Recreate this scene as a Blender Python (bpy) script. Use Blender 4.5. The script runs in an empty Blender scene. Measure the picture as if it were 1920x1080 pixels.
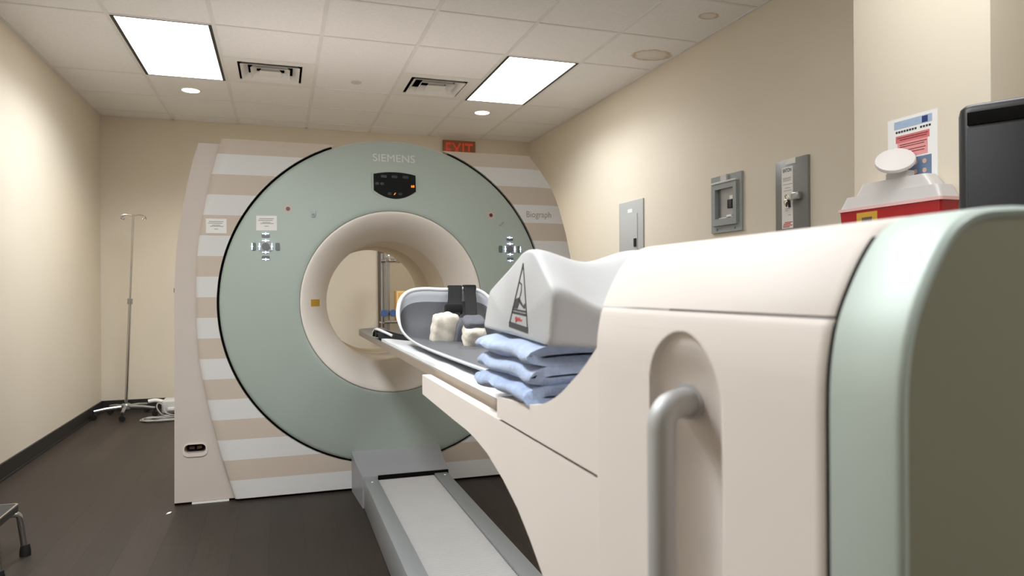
import bpy, bmesh, math, random
from mathutils import Vector, Matrix
from mathutils.geometry import tessellate_polygon
random.seed(7)
sc = bpy.context.scene
C = sc.collection
PI = math.pi

# ------------------------------------------------------------------ materials
def lin(c):
    c = c / 255.0
    return c / 12.92 if c <= 0.04045 else ((c + 0.055) / 1.055) ** 2.4

def col(r, g, b):
    return (lin(r), lin(g), lin(b), 1.0)

def mat(name, rgb, rough=0.5, metal=0.0, vary=0.03, vscale=8.0, bump=0.0, bscale=200.0, coat=0.0,
        emit=None, estr=0.0, trans=0.0, sheen=0.0, stretch=None, spec=0.5):
    m = bpy.data.materials.new(name)
    m.use_nodes = True
    nt = m.node_tree
    b = nt.nodes['Principled BSDF']
    b.inputs['Roughness'].default_value = rough
    b.inputs['Metallic'].default_value = metal
    b.inputs['Coat Weight'].default_value = coat
    b.inputs['Specular IOR Level'].default_value = spec
    b.inputs['Transmission Weight'].default_value = trans
    b.inputs['Sheen Weight'].default_value = sheen
    c = col(*rgb)
    tc = nt.nodes.new('ShaderNodeTexCoord')
    src = tc.outputs['Object']
    if stretch:
        mp = nt.nodes.new('ShaderNodeMapping')
        mp.inputs['Scale'].default_value = stretch
        nt.links.new(src, mp.inputs['Vector'])
        src = mp.outputs['Vector']
    if vary > 0:
        n = nt.nodes.new('ShaderNodeTexNoise')
        n.inputs['Scale'].default_value = vscale
        n.inputs['Detail'].default_value = 4
        nt.links.new(src, n.inputs['Vector'])
        r = nt.nodes.new('ShaderNodeValToRGB')
        r.color_ramp.elements[0].position = 0.3
        r.color_ramp.elements[1].position = 0.7
        r.color_ramp.elements[0].color = tuple(max(0, v * (1 - vary)) for v in c[:3]) + (1,)
        r.color_ramp.elements[1].color = tuple(min(1, v * (1 + vary)) for v in c[:3]) + (1,)
        nt.links.new(n.outputs['Fac'], r.inputs['Fac'])
        nt.links.new(r.outputs['Color'], b.inputs['Base Color'])
    else:
        b.inputs['Base Color'].default_value = c
    if bump > 0:
        n2 = nt.nodes.new('ShaderNodeTexNoise')
        n2.inputs['Scale'].default_value = bscale
        n2.inputs['Detail'].default_value = 3
        nt.links.new(src, n2.inputs['Vector'])
        bp = nt.nodes.new('ShaderNodeBump')
        bp.inputs['Strength'].default_value = bump
        bp.inputs['Distance'].default_value = 0.002
        nt.links.new(n2.outputs['Fac'], bp.inputs['Height'])
        nt.links.new(bp.outputs['Normal'], b.inputs['Normal'])
    if emit:
        b.inputs['Emission Color'].default_value = col(*emit)
        b.inputs['Emission Strength'].default_value = estr
    return m

def node(nt, kind, **kw):
    n = nt.nodes.new(kind)
    for k, v in kw.items():
        setattr(n, k, v)
    return n

WALL_RGB = (222, 213, 196)
M = {}
M['wall'] = mat('beige_wall_paint', WALL_RGB, 0.6, vary=0.02, vscale=1.5, bump=0.12, bscale=160)
M['baseboard'] = mat('black_rubber_base', (36, 34, 31), 0.55)
M['tee'] = mat('ceiling_grid_paint', (232, 232, 231), 0.5)
M['cream'] = mat('cream_plastic', (220, 210, 202), 0.55, vary=0.012, vscale=3, bump=0.05, bscale=500)
M['funnel'] = mat('funnel_plastic', (236, 228, 219), 0.4, vary=0.01)
M['liner'] = mat('bore_liner', (224, 212, 192), 0.45, vary=0.02)
M['outer'] = mat('greige_shell_plastic', (206, 195, 186), 0.42, vary=0.012)
M['sage'] = mat('sage_satin_lacquer', (174, 186, 178), 0.5, metal=0.1, vary=0.01, vscale=2)
M['sage_band'] = mat('sage_band_lacquer', (184, 194, 187), 0.64, metal=0.7, vary=0.01, vscale=2)
M['gap'] = mat('taupe_gap', (70, 62, 54), 0.8, vary=0)
M['sage_end_shade'] = mat('shaded_sage_end', (126, 124, 104), 0.55, metal=0.0, vary=0.01, vscale=2)  # sage taken darker and duller: the end face's shade put into the colour
M['dark'] = mat('black_gap', (12, 11, 10), 0.85, vary=0, spec=0.1)
M['grey'] = mat('silver_grey_lacquer', (160, 160, 164), 0.42, metal=0.1, vary=0.02, bump=0.05, bscale=400)
M['alu'] = mat('brushed_aluminium', (160, 163, 165), 0.42, metal=0.3, vary=0.04, vscale=30, stretch=(40, 1, 40))
M['rib'] = mat('ribbed_cover', (176, 174, 171), 0.4, vary=0.02)
M['chrome'] = mat('chrome', (205, 205, 205), 0.16, metal=1.0, vary=0)
M['handle'] = mat('cast_silver', (184, 184, 183), 0.5, metal=0.35, vary=0.03, bump=0.2, bscale=900)
M['glass'] = mat('dark_display', (16, 16, 18), 0.5, vary=0, spec=0.15)
M['key'] = mat('display_key', (6, 6, 7), 0.3, vary=0)
M['orange'] = mat('orange_digits', (255, 150, 50), 0.4, vary=0, emit=(255, 140, 40), estr=1.2)
M['led'] = mat('blue_white_led', (225, 235, 255), 0.3, vary=0, emit=(205, 222, 255), estr=1.3)
M['button'] = mat('grey_button', (112, 118, 118), 0.35, metal=0.3, vary=0.05)
M['white'] = mat('white_print', (236, 234, 230), 0.5, vary=0.01)
M['letter'] = mat('pale_lettering', (222, 222, 220), 0.4, vary=0)
M['greytext'] = mat('grey_lettering', (150, 145, 140), 0.5, vary=0)
M['ink'] = mat('grey_ink', (160, 160, 160), 0.6, vary=0)
M['inkdark'] = mat('dark_ink', (60, 60, 62), 0.6, vary=0)
M['inkblue'] = mat('blue_ink', (40, 62, 120), 0.6, vary=0)
M['inkred'] = mat('red_ink', (196, 60, 55), 0.6, vary=0)
M['yellow'] = mat('mustard_label', (205, 160, 55), 0.5, vary=0.03)
M['laser'] = mat('laser_port', (90, 20, 15), 0.3, vary=0)
M['halo'] = mat('pink_port_ring', (205, 180, 168), 0.4, vary=0)
M['pad'] = mat('white_vinyl_pad', (232, 234, 236), 0.4, vary=0.02, bump=0.1, bscale=60)
M['pallet'] = mat('grey_carbon_pallet', (150, 148, 145), 0.4, vary=0.05)
M['trayedge'] = mat('taupe_edge', (150, 136, 122), 0.5, vary=0.03)
M['strap'] = mat('black_webbing', (17, 17, 18), 0.85, vary=0.1, vscale=80, bump=0.4, bscale=700)
M['shell'] = mat('pale_grey_shell', (168, 172, 178), 0.42, vary=0.02)
M['shell_shade'] = mat('shaded_shell_grey', (90, 91, 95), 0.55, vary=0.03)  # dark grey stands for the shade inside the cradle
M['gauze'] = mat('off_white_gauze', (222, 214, 200), 0.85, vary=0.07, vscale=60, bump=0.8, bscale=250)
M['greyfoam'] = mat('grey_foam', (100, 102, 108), 0.9, vary=0.08, vscale=90)
M['foam'] = mat('white_coated_foam', (184, 184, 184), 0.55, vary=0.01, bump=0.15, bscale=140)
M['blue'] = mat('blue_thermal_cloth', (166, 181, 208), 0.95, vary=0.12, vscale=70, bump=0.9, bscale=420, sheen=0.3)
M['blue2'] = mat('blue_grey_cloth', (156, 172, 202), 0.95, vary=0.12, vscale=70, bump=0.9, bscale=380, sheen=0.3)
M['panelgrey'] = mat('pale_grey_enamel', (176, 178, 176), 0.42, vary=0.01)
M['panelgrey2'] = mat('blue_grey_enamel', (150, 157, 156), 0.42, vary=0.02)
M['panelgrey3'] = mat('steel_grey_enamel', (132, 134, 132), 0.36, metal=0.3, vary=0.04, vscale=3)
M['steel'] = mat('plain_steel', (170, 172, 172), 0.3, metal=0.8, vary=0.03)
M['black'] = mat('black_plastic', (24, 24, 26), 0.35, vary=0.05)
M['brass'] = mat('padlock_metal', (215, 208, 190), 0.25, metal=0.7, vary=0.03)
M['red'] = mat('red_sharps_plastic', (176, 30, 36), 0.32, vary=0.03)
M['pinkrim'] = mat('clear_rim_over_red', (238, 196, 192), 0.35, vary=0.02)
M['clear'] = mat('cloudy_clear_plastic', (240, 236, 234), 0.3, vary=0.01, trans=0.35)
M['paper'] = mat('paper', (242, 242, 242), 0.7, vary=0.01)
M['rubber'] = mat('black_rubber', (12, 12, 12), 0.6, vary=0)
M['stooltop'] = mat('black_ribbed_rubber', (52, 50, 47), 0.7, vary=0.1, vscale=60, bump=0.5, bscale=300)
M['bluekn'] = mat('blue_knob', (70, 100, 150), 0.4, vary=0.05)
M['boxyel'] = mat('orange_yellow_board', (226, 172, 92), 0.6, vary=0.05, vscale=40)
M['boxedge'] = mat('pale_yellow_edge', (238, 208, 140), 0.6, vary=0.02)
M['boxred'] = mat('dark_red_mark', (110, 32, 24), 0.6, vary=0)
M['door'] = mat('greige_door_paint', (176, 165, 142), 0.5, vary=0.02)
M['doorframe'] = mat('dark_taupe_frame', (98, 84, 68), 0.5, vary=0.02)
M['signbody'] = mat('brown_exit_plate', (150, 98, 66), 0.5, vary=0)
M['exitred'] = mat('exit_letters', (190, 60, 40), 0.5, vary=0, emit=(225, 70, 40), estr=0.18)
M['cable'] = mat('grey_cable', (170, 168, 164), 0.5, vary=0.02)
M['device'] = mat('white_device_plastic', (206, 205, 202), 0.4, vary=0.02)
M['ventwhite'] = mat('vent_enamel', (238, 237, 235), 0.45, vary=0.01)
M['sprinkler'] = mat('sprinkler_enamel', (208, 203, 196), 0.5, vary=0)
M['ventdark'] = mat('vent_inside', (34, 31, 28), 0.8, vary=0)
M['frameblack'] = mat('dark_light_frame', (40, 37, 33), 0.5, vary=0)
M['diffuser'] = mat('lit_diffuser', (255, 252, 246), 0.5, vary=0, emit=(255, 252, 248), estr=4.0)
M['diffuser_rear'] = mat('lit_diffuser_rear', (255, 252, 246), 0.5, vary=0, emit=(255, 252, 248), estr=4.0)
M['downlens'] = mat('lit_downlight_lens', (255, 252, 246), 0.5, vary=0, emit=(255, 246, 232), estr=8.0)

def ceiling_material():
    m = mat('ceiling_tile', (243, 243, 243), 0.75, vary=0.03, vscale=60, bump=0.5, bscale=120)
    nt = m.node_tree
    b = nt.nodes['Principled BSDF']
    tc = nt.nodes.new('ShaderNodeTexCoord')
    base = b.inputs['Base Color'].links[0].from_socket
    for cx, cy, rx, ry in ((2.50, 4.365, 0.152, 0.115), (2.47, 3.63, 0.066, 0.052)):
        mp = node(nt, 'ShaderNodeMapping')
        mp.inputs['Location'].default_value = (-cx / rx, -cy / ry, 0)
        mp.inputs['Scale'].default_value = (1 / rx, 1 / ry, 0)
        nt.links.new(tc.outputs['Object'], mp.inputs['Vector'])
        nz = node(nt, 'ShaderNodeTexNoise')
        nz.inputs['Scale'].default_value = 2.2
        nt.links.new(mp.outputs['Vector'], nz.inputs['Vector'])
        ln = node(nt, 'ShaderNodeVectorMath', operation='LENGTH')
        nt.links.new(mp.outputs['Vector'], ln.inputs[0])
        ad = node(nt, 'ShaderNodeMath', operation='MULTIPLY_ADD')
        nt.links.new(nz.outputs['Fac'], ad.inputs[0])
        ad.inputs[1].default_value = 0.5
        nt.links.new(ln.outputs['Value'], ad.inputs[2])
        rp = node(nt, 'ShaderNodeValToRGB')
        e = rp.color_ramp.elements
        e[0].position = 0.28; e[0].color = (0.18, 0.18, 0.18, 1)
        e[1].position = 0.64; e[1].color = (0, 0, 0, 1)
        x = e.new(0.48); x.color = (0.30, 0.30, 0.30, 1)
        x = e.new(0.57); x.color = (0.75, 0.75, 0.75, 1)
        hv = node(nt, 'ShaderNodeMath', operation='MULTIPLY')
        hv.inputs[1].default_value = 0.5
        nt.links.new(ad.outputs[0], hv.inputs[0])
        nt.links.new(hv.outputs[0], rp.inputs['Fac'])
        mx = node(nt, 'ShaderNodeMix', data_type='RGBA')
        nt.links.new(rp.outputs['Color'], mx.inputs[0])
        nt.links.new(base, mx.inputs[6])
        mx.inputs[7].default_value = col(186, 158, 116)
        base = mx.outputs[2]
    nt.links.new(base, b.inputs['Base Color'])
    return m
M['ceiling'] = ceiling_material()

def floor_material():
    m = bpy.data.materials.new('dark_brown_vinyl_planks')
    m.use_nodes = True
    nt = m.node_tree
    b = nt.nodes['Principled BSDF']
    tc = node(nt, 'ShaderNodeTexCoord')
    mp = node(nt, 'ShaderNodeMapping')
    mp.inputs['Rotation'].default_value = (0, 0, PI / 2)
    nt.links.new(tc.outputs['Object'], mp.inputs['Vector'])
    br = node(nt, 'ShaderNodeTexBrick')
    br.inputs['Scale'].default_value = 1.0
    br.inputs['Mortar Size'].default_value = 0.0012
    br.inputs['Brick Width'].default_value = 1.2
    br.inputs['Row Height'].default_value = 0.15
    br.inputs['Color1'].default_value = col(62, 54, 48)
    br.inputs['Color2'].default_value = col(53, 46, 41)
    br.inputs['Mortar'].default_value = col(40, 34, 30)
    nt.links.new(mp.outputs['Vector'], br.inputs['Vector'])
    mp2 = node(nt, 'ShaderNodeMapping')
    mp2.inputs['Scale'].default_value = (22, 1.6, 1)
    nt.links.new(tc.outputs['Object'], mp2.inputs['Vector'])
    nz = node(nt, 'ShaderNodeTexNoise')
    nz.inputs['Scale'].default_value = 3
    nz.inputs['Detail'].default_value = 6
    nt.links.new(mp2.outputs['Vector'], nz.inputs['Vector'])
    rp = node(nt, 'ShaderNodeValToRGB')
    rp.color_ramp.elements[0].color = (0.72, 0.70, 0.68, 1)
    rp.color_ramp.elements[1].color = (1.12, 1.1, 1.08, 1)
    nt.links.new(nz.outputs['Fac'], rp.inputs['Fac'])
    mx = node(nt, 'ShaderNodeMix', data_type='RGBA', blend_type='MULTIPLY')
    mx.inputs[0].default_value = 1
    nt.links.new(br.outputs['Color'], mx.inputs[6])
    nt.links.new(rp.outputs['Color'], mx.inputs[7])
    nt.links.new(mx.outputs[2], b.inputs['Base Color'])
    b.inputs['Roughness'].default_value = 0.5
    b.inputs['Specular IOR Level'].default_value = 0.22
    bp = node(nt, 'ShaderNodeBump')
    bp.inputs['Strength'].default_value = 0.15
    bp.inputs['Distance'].default_value = 0.001
    nt.links.new(nz.outputs['Fac'], bp.inputs['Height'])
    nt.links.new(bp.outputs['Normal'], b.inputs['Normal'])
    return m
M['floor'] = floor_material()

def stripe_material():
    # printed cover pattern: level bands, white and greige in turn
    m = bpy.data.materials.new('striped_cover')
    m.use_nodes = True
    nt = m.node_tree
    b = nt.nodes['Principled BSDF']
    b.inputs['Roughness'].default_value = 0.4
    tc = node(nt, 'ShaderNodeTexCoord')
    sp = node(nt, 'ShaderNodeSeparateXYZ')
    nt.links.new(tc.outputs['Object'], sp.inputs[0])
    a = node(nt, 'ShaderNodeMath', operation='ADD'); a.inputs[1].default_value = -0.005
    nt.links.new(sp.outputs['Z'], a.inputs[0])
    d = node(nt, 'ShaderNodeMath', operation='DIVIDE'); d.inputs[1].default_value = 0.1076 * 2
    nt.links.new(a.outputs[0], d.inputs[0])
    f = node(nt, 'ShaderNodeMath', operation='FRACT')
    nt.links.new(d.outputs[0], f.inputs[0])
    g = node(nt, 'ShaderNodeMath', operation='GREATER_THAN'); g.inputs[1].default_value = 0.5
    nt.links.new(f.outputs[0], g.inputs[0])
    mx = node(nt, 'ShaderNodeMix', data_type='RGBA')
    nt.links.new(g.outputs[0], mx.inputs[0])
    mx.inputs[6].default_value = col(220, 219, 217)
    mx.inputs[7].default_value = col(201, 188, 174)
    nt.links.new(mx.outputs[2], b.inputs['Base Color'])
    return m
M['stripe'] = stripe_material()

def perforated_material():
    m = mat('black_perforated_mesh', (30, 30, 32), 0.42, vary=0, spec=0.25)
    nt = m.node_tree
    b = nt.nodes['Principled BSDF']
    tc = node(nt, 'ShaderNodeTexCoord')
    v = node(nt, 'ShaderNodeTexVoronoi')
    v.inputs['Scale'].default_value = 240
    v.inputs['Randomness'].default_value = 0.0
    mp = node(nt, 'ShaderNodeMapping')
    mp.inputs['Rotation'].default_value = (0, PI / 4, 0)
    nt.links.new(tc.outputs['Object'], mp.inputs['Vector'])
    nt.links.new(mp.outputs['Vector'], v.inputs['Vector'])
    rp = node(nt, 'ShaderNodeValToRGB')
    rp.color_ramp.elements[0].position = 0.28; rp.color_ramp.elements[0].color = col(3, 3, 3)
    rp.color_ramp.elements[1].position = 0.36; rp.color_ramp.elements[1].color = col(30, 30, 32)
    nt.links.new(v.outputs['Distance'], rp.inputs['Fac'])
    nt.links.new(rp.outputs['Color'], b.inputs['Base Color'])
    return m
M['perf'] = perforated_material()

# ------------------------------------------------------------------ object helpers
ROOTM = {}

def thing(name, label, cat, loc=(0, 0, 0), rot=(0, 0, 0), group=None):
    o = bpy.data.objects.new(name, None)
    o.empty_display_size = 0.1
    C.objects.link(o)
    o.location = loc
    o.rotation_euler = rot
    from mathutils import Euler
    ROOTM[o.name] = Matrix.Translation(loc) @ Euler(rot).to_matrix().to_4x4()
    o['label'] = label; o['category'] = cat; o['kind'] = 'thing'
    if group: o['group'] = group
    return o

def tag(o, label, cat, group=None, kind='thing'):
    o['label'] = label; o['category'] = cat; o['kind'] = kind
    if group: o['group'] = group
    return o

def link(name, me, m, parent=None, label=None, world=True):
    o = bpy.data.objects.new(name, me)
    C.objects.link(o)
    for mm in (m if isinstance(m, (list, tuple)) else [m]):
        me.materials.append(mm)
    if parent is not None:
        o.parent = parent
        key = parent.name
        ROOTM[o.name] = ROOTM[key]
        if world:
            me.transform(ROOTM[key].inverted())
    else:
        # put the origin at the foot of the mesh
        xs = [v.co for v in me.vertices]
        if world and xs:
            lo = Vector([min(p[i] for p in xs) for i in range(3)])
            hi = Vector([max(p[i] for p in xs) for i in range(3)])
            org = Vector(((lo.x + hi.x) / 2, (lo.y + hi.y) / 2, lo.z))
            me.transform(Matrix.Translation(-org))
            o.location = org
            ROOTM[o.name] = Matrix.Translation(org)
        else:
            ROOTM[o.name] = Matrix.Identity(4)
    if label: o['label'] = label
    return o

class MB:
    def __init__(s):
        s.v = []; s.f = []; s.mi = []
    def add(s, verts, faces, mi=0):
        k = len(s.v)
        s.v += [tuple(p) for p in verts]
        s.f += [tuple(i + k for i in f) for f in faces]
        s.mi += [mi] * len(faces)
        return s
    def box(s, x0, x1, y0, y1, z0, z1, bev=0.0, seg=2, mi=0):
        bm = bmesh.new()
        bmesh.ops.create_cube(bm, size=1)
        for v in bm.verts:
            v.co = ((x0 + x1) / 2 + v.co.x * (x1 - x0), (y0 + y1) / 2 + v.co.y * (y1 - y0), (z0 + z1) / 2 + v.co.z * (z1 - z0))
        if bev > 0:
            bmesh.ops.bevel(bm, geom=bm.edges[:], offset=bev, segments=seg, affect='EDGES', profile=0.5)
        return s.bm(bm, mi)
    def bm(s, bm, mi=0):
        bm.verts.index_update()
        s.add([v.co[:] for v in bm.verts], [[v.index for v in f.verts] for f in bm.faces], mi)
        bm.free()
        return s
    def tube(s, pts, r, n=12, closed=False, mi=0, caps=True):
        pts = [Vector(p) for p in pts]
        N = len(pts)
        rr = r if isinstance(r, (list, tuple)) else [r] * N
        tang = []
        for i in range(N):
            a = pts[i - 1] if (i > 0 or closed) else pts[i]
            b = pts[(i + 1) % N] if (i < N - 1 or closed) else pts[i]
            tang.append((b - a).normalized())
        up = Vector((0, 0, 1)) if abs(tang[0].z) < 0.9 else Vector((1, 0, 0))
        nrm = (up - tang[0] * up.dot(tang[0])).normalized()
        V = []
        for i in range(N):
            nrm = (nrm - tang[i] * nrm.dot(tang[i]))
            nrm = nrm.normalized() if nrm.length > 1e-6 else tang[i].orthogonal().normalized()
            bi = tang[i].cross(nrm)
            for k in range(n):
                a = 2 * PI * k / n
                V.append(pts[i] + (nrm * math.cos(a) + bi * math.sin(a)) * rr[i])
        F = []
        for i in range(N if closed else N - 1):
            j = (i + 1) % N
            for k in range(n):
                F.append((i * n + k, i * n + (k + 1) % n, j * n + (k + 1) % n, j * n + k))
        if caps and not closed:
            F.append(tuple(range(n))[::-1]); F.append(tuple((N - 1) * n + k for k in range(n)))
        return s.add(V, F, mi)
    def lathe(s, prof, c, axis='Y', n=96, close=False, mi=0):
        # prof: (radius, along-axis) pairs; c: the centre on the other two axes
        V = []; F = []; m = len(prof)
        for k in range(n):
            a = 2 * PI * k / n
            for r, t in prof:
                p, q = c[0] + r * math.cos(a), c[1] + r * math.sin(a)
                V.append({'Y': (p, t, q), 'Z': (p, q, t), 'X': (t, p, q)}[axis])
        for k in range(n):
            k2 = (k + 1) % n
            for i in range(m if close else m - 1):
                j = (i + 1) % m
                F.append((k * m + i, k * m + j, k2 * m + j, k2 * m + i))
        return s.add(V, F, mi)
    def disc(s, c, r, axis='Y', n=32, mi=0):
        V = []
        for k in range(n):
            a = 2 * PI * k / n
            p, q = r * math.cos(a), r * math.sin(a)
            V.append({'Y': (c[0] + p, c[1], c[2] + q), 'Z': (c[0] + p, c[1] + q, c[2]), 'X': (c[0], c[1] + p, c[2] + q)}[axis])
        return s.add(V, [tuple(range(n))], mi)
    def prism(s, outer, a0, a1, axis='Y', holes=(), mi=0):
        # outline in the plane across `axis`: X -> (y, z), Y -> (x, z), Z -> (x, y)
        def P(p, t):
            return {'Y': (p[0], t, p[1]), 'Z': (p[0], p[1], t), 'X': (t, p[0], p[1])}[axis]
        loops = [list(outer)] + [list(h) for h in holes]
        flat = [p for l in loops for p in l]
        tris = tessellate_polygon([[Vector((p[0], p[1], 0)) for p in l] for l in loops])
        n = len(flat)
        V = [P(p, a0) for p in flat] + [P(p, a1) for p in flat]
        F = [tuple(t) for t in tris] + [tuple(i + n for i in t[::-1]) for t in tris]
        k = 0
        for l in loops:
            m = len(l)
            for i in range(m):
                j = (i + 1) % m
                F.append((k + i, k + j, k + j + n, k + i + n))
            k += m
        return s.add(V, F, mi)
    def grid(s, fn, nu, nv, wrap=False, mi=0):
        V = [fn(i / nu, j / nv) for i in range(nu + 1) for j in range(nv + 1)]
        F = []
        for i in range(nu):
            for j in range(nv):
                a = i * (nv + 1) + j
                F.append((a, a + 1, a + nv + 2, a + nv + 1))
        return s.add(V, F, mi)
    def mesh(s, name, angle=35, weld=False):
        me = bpy.data.meshes.new(name)
        me.from_pydata(s.v, [], s.f)
        bm = bmesh.new(); bm.from_mesh(me)
        for f, mi in zip(bm.faces, s.mi):
            f.material_index = mi
        if weld:
            bmesh.ops.remove_doubles(bm, verts=bm.verts, dist=1e-5)
        bmesh.ops.recalc_face_normals(bm, faces=bm.faces)
        bm.to_mesh(me); bm.free()
        for p in me.polygons:
            p.use_smooth = True
        me.set_sharp_from_angle(angle=math.radians(angle))
        me.update()
        return me
    def build(s, name, m, parent=None, label=None, angle=35, weld=False):
        return link(name, s.mesh(name, angle, weld), m, parent, label)

def struct(o):
    o['kind'] = 'structure'
    return o

def circle(cx, cz, r, n=96, a0=0.0, a1=2 * PI, end=False):
    k = n if not end else n - 1
    return [(cx + r * math.cos(a0 + (a1 - a0) * i / k), cz + r * math.sin(a0 + (a1 - a0) * i / k)) for i in range(n)]

def interp(tab, z):
    for (z0, x0), (z1, x1) in zip(tab, tab[1:]):
        if z <= z1:
            t = (z - z0) / (z1 - z0)
            return x0 + (x1 - x0) * t
    return tab[-1][1]

def spline(pts, n=8, closed=False):
    P = [Vector(p) for p in pts]
    N = len(P); out = []
    for i in range(N if closed else N - 1):
        p0 = P[(i - 1) % N] if (closed or i > 0) else P[0]
        p1 = P[i]; p2 = P[(i + 1) % N]
        p3 = P[(i + 2) % N] if (closed or i + 2 < N) else P[-1]
        for k in range(n):
            t = k / n
            out.append(0.5 * ((2 * p1) + (p2 - p0) * t + (2 * p0 - 5 * p1 + 4 * p2 - p3) * t * t + (3 * p1 - p0 - 3 * p2 + p3) * t ** 3))
    if not closed: out.append(P[-1])
    return out

def fillet(pts, r, n=6):
    P = [Vector(p) for p in pts]; out = [P[0]]
    for a, b, c in zip(P, P[1:], P[2:]):
        d1 = (a - b); d2 = (c - b)
        q = min(r, d1.length * 0.49, d2.length * 0.49)
        s = b + d1.normalized() * q; e = b + d2.normalized() * q
        for k in range(n + 1):
            t = k / n
            out.append(s * (1 - t) ** 2 + b * 2 * t * (1 - t) + e * t * t)
    out.append(P[-1])
    return out

def rrect(x0, x1, z0, z1, r, n=5):
    out = []
    for cx, cz, a in ((x1 - r, z1 - r, 0), (x0 + r, z1 - r, PI / 2), (x0 + r, z0 + r, PI), (x1 - r, z0 + r, 1.5 * PI)):
        for k in range(n + 1):
            t = a + PI / 2 * k / n
            out.append((cx + r * math.cos(t), cz + r * math.sin(t)))
    return out

def text_geo(s, height, spacing=1.0, width=None, bold=0.0):
    """letter outlines as flat faces: (verts2d, faces), starting at x=0 on the base line"""
    cu = bpy.data.curves.new('t', 'FONT')
    cu.body = s; cu.size = 1.0; cu.offset = bold; cu.space_character = spacing
    cu.resolution_u = 4
    ob = bpy.data.objects.new('t', cu); C.objects.link(ob)
    bpy.context.view_layer.update()
    dg = bpy.context.evaluated_depsgraph_get()
    me = bpy.data.meshes.new_from_object(ob.evaluated_get(dg))
    V = [tuple(v.co[:2]) for v in me.vertices]; F = [tuple(p.vertices) for p in me.polygons]
    bpy.data.objects.remove(ob); bpy.data.curves.remove(cu); bpy.data.meshes.remove(me)
    x0 = min(v[0] for v in V); x1 = max(v[0] for v in V); y1 = max(v[1] for v in V)
    k = height / y1
    kx = (width / (x1 - x0)) if width else k
    return [((v[0] - x0) * kx, v[1] * k) for v in V], F

# ------------------------------------------------------------------ room
XL, XR, YB, YF, H = -1.572, 2.676, 7.36, -3.0, 2.754
T = 0.1
struct(MB().box(XL - T, XR + T, YF - T, YB + T, -0.08, 0).build('floor', M['floor']))
struct(MB().box(XL - T, XL, YF, YB, 0, H).build('wall_left', M['wall']))
struct(MB().box(XR, XR + T, YF, YB, 0, H).build('wall_right', M['wall']))
struct(MB().box(XL - T, XR + T, YB, YB + T, 0, H).build('wall_back', M['wall']))
struct(MB().box(XL - T, XR + T, YF - T, YF, 0, H).build('wall_front', M['wall']))
struct(MB().box(2.3, XR, 1.742, 2.34, 0, H, bev=0.004).build('column_right', M['wall']))
struct(MB().box(XL, XL + 0.012, YF, YB, 0, 0.10).box(XL, XL + 0.02, YF, YB, 0, 0.012).build('baseboard_left', M['baseboard']))
struct(MB().box(XL + 0.012, 0.93, YB - 0.012, YB, 0, 0.10).box(2.06, XR - 0.012, YB - 0.012, YB, 0, 0.10).build('baseboard_back', M['baseboard']))
struct(MB().box(XR - 0.012, XR, 2.34, YB, 0, 0.10).box(XR - 0.012, XR, YF, 1.742, 0, 0.10).build('baseboard_right', M['baseboard']))

GX = [XL, -0.957, -0.376, 0.268, 0.890, 1.518, 2.088, XR]
GY = [YF, -2.66, -1.44, -0.22, 0.39, 1.0, 2.22, 2.83, 3.43, 4.04, 4.66, 5.27, 5.88, 6.50, 7.12, YB]
TROFF = [(1, 10), (5, 10)]                 # grid cells (column, first row): each takes two rows
TROFF_REAR = [(1, 5, 1, 46), (3, 5, 1, 4), (5, 5, 1, 4), (4, 2, 1, 20)]
VENT = [(2, 11), (4, 11)]
skip = set()
for i, j in TROFF:
    skip |= {(i, j), (i, j + 1)}
for i, j, k, _ in TROFF_REAR:
    skip |= {(i, j + q) for q in range(k)}
skip |= set(VENT)
mb = MB()
for i in range(len(GX) - 1):
    for j in range(len(GY) - 1):
        if (i, j) not in skip:
            mb.box(GX[i], GX[i + 1], GY[j], GY[j + 1], H, H + 0.02)
mb.box(XL - T, XR + T, YF - T, YB + T, H + 0.20, H + 0.24)
o = mb.build('ceiling', M['ceiling'])
o.data.transform(Matrix.Translation(o.location)); o.location = (0, 0, 0)
struct(o)
# grid tees
mb = MB()
tw = 0.012
for x in GX[1:-1]:
    mb.box(x - tw, x + tw, YF, YB, H - 0.004, H)
for k, y in enumerate(GY[1:-1]):
    if k + 1 == 11:      # 4-foot tiles here: the cross tee only runs beside the two vents
        for i in (2, 4):
            mb.box(GX[i] + tw, GX[i + 1] - tw, y - 0.009, y + 0.009, H - 0.0035, H)
        continue
    for i in range(len(GX) - 1):
        mb.box(GX[i] + (tw if i else 0), GX[i + 1] - (tw if i < 6 else 0), y - 0.009, y + 0.009, H - 0.0035, H)
struct(mb.build('trim_1', M['tee']))
# wall angle round the edge of the ceiling
struct(MB().box(XL, XL + 0.02, YF, YB, H - 0.004, H).box(XR - 0.02, XR, YF, YB, H - 0.004, H).box(XL + 0.02, XR - 0.02, YB - 0.02, YB, H - 0.004, H).build('trim_2', M['tee']))

# door behind the scanner, under the exit sign
d = struct(MB().box(1.03, 1.96, YB - 0.012, YB, 0.0, 2.08, bev=0.002).build('door_1', M['door']))
MB().box(0.975, 1.03, YB - 0.03, YB, 0, 2.135, bev=0.004).box(1.96, 2.015, YB - 0.03, YB, 0, 2.135, bev=0.004).box(1.03, 1.96, YB - 0.03, YB, 2.08, 2.135, bev=0.004).build('door_frame', M['doorframe'], d)
MB().tube(fillet([(1.88, YB - 0.012, 1.0), (1.88, YB - 0.06, 1.0), (1.77, YB - 0.06, 1.0)], 0.02), 0.009).build('door_handle', M['steel'], d)

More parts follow.
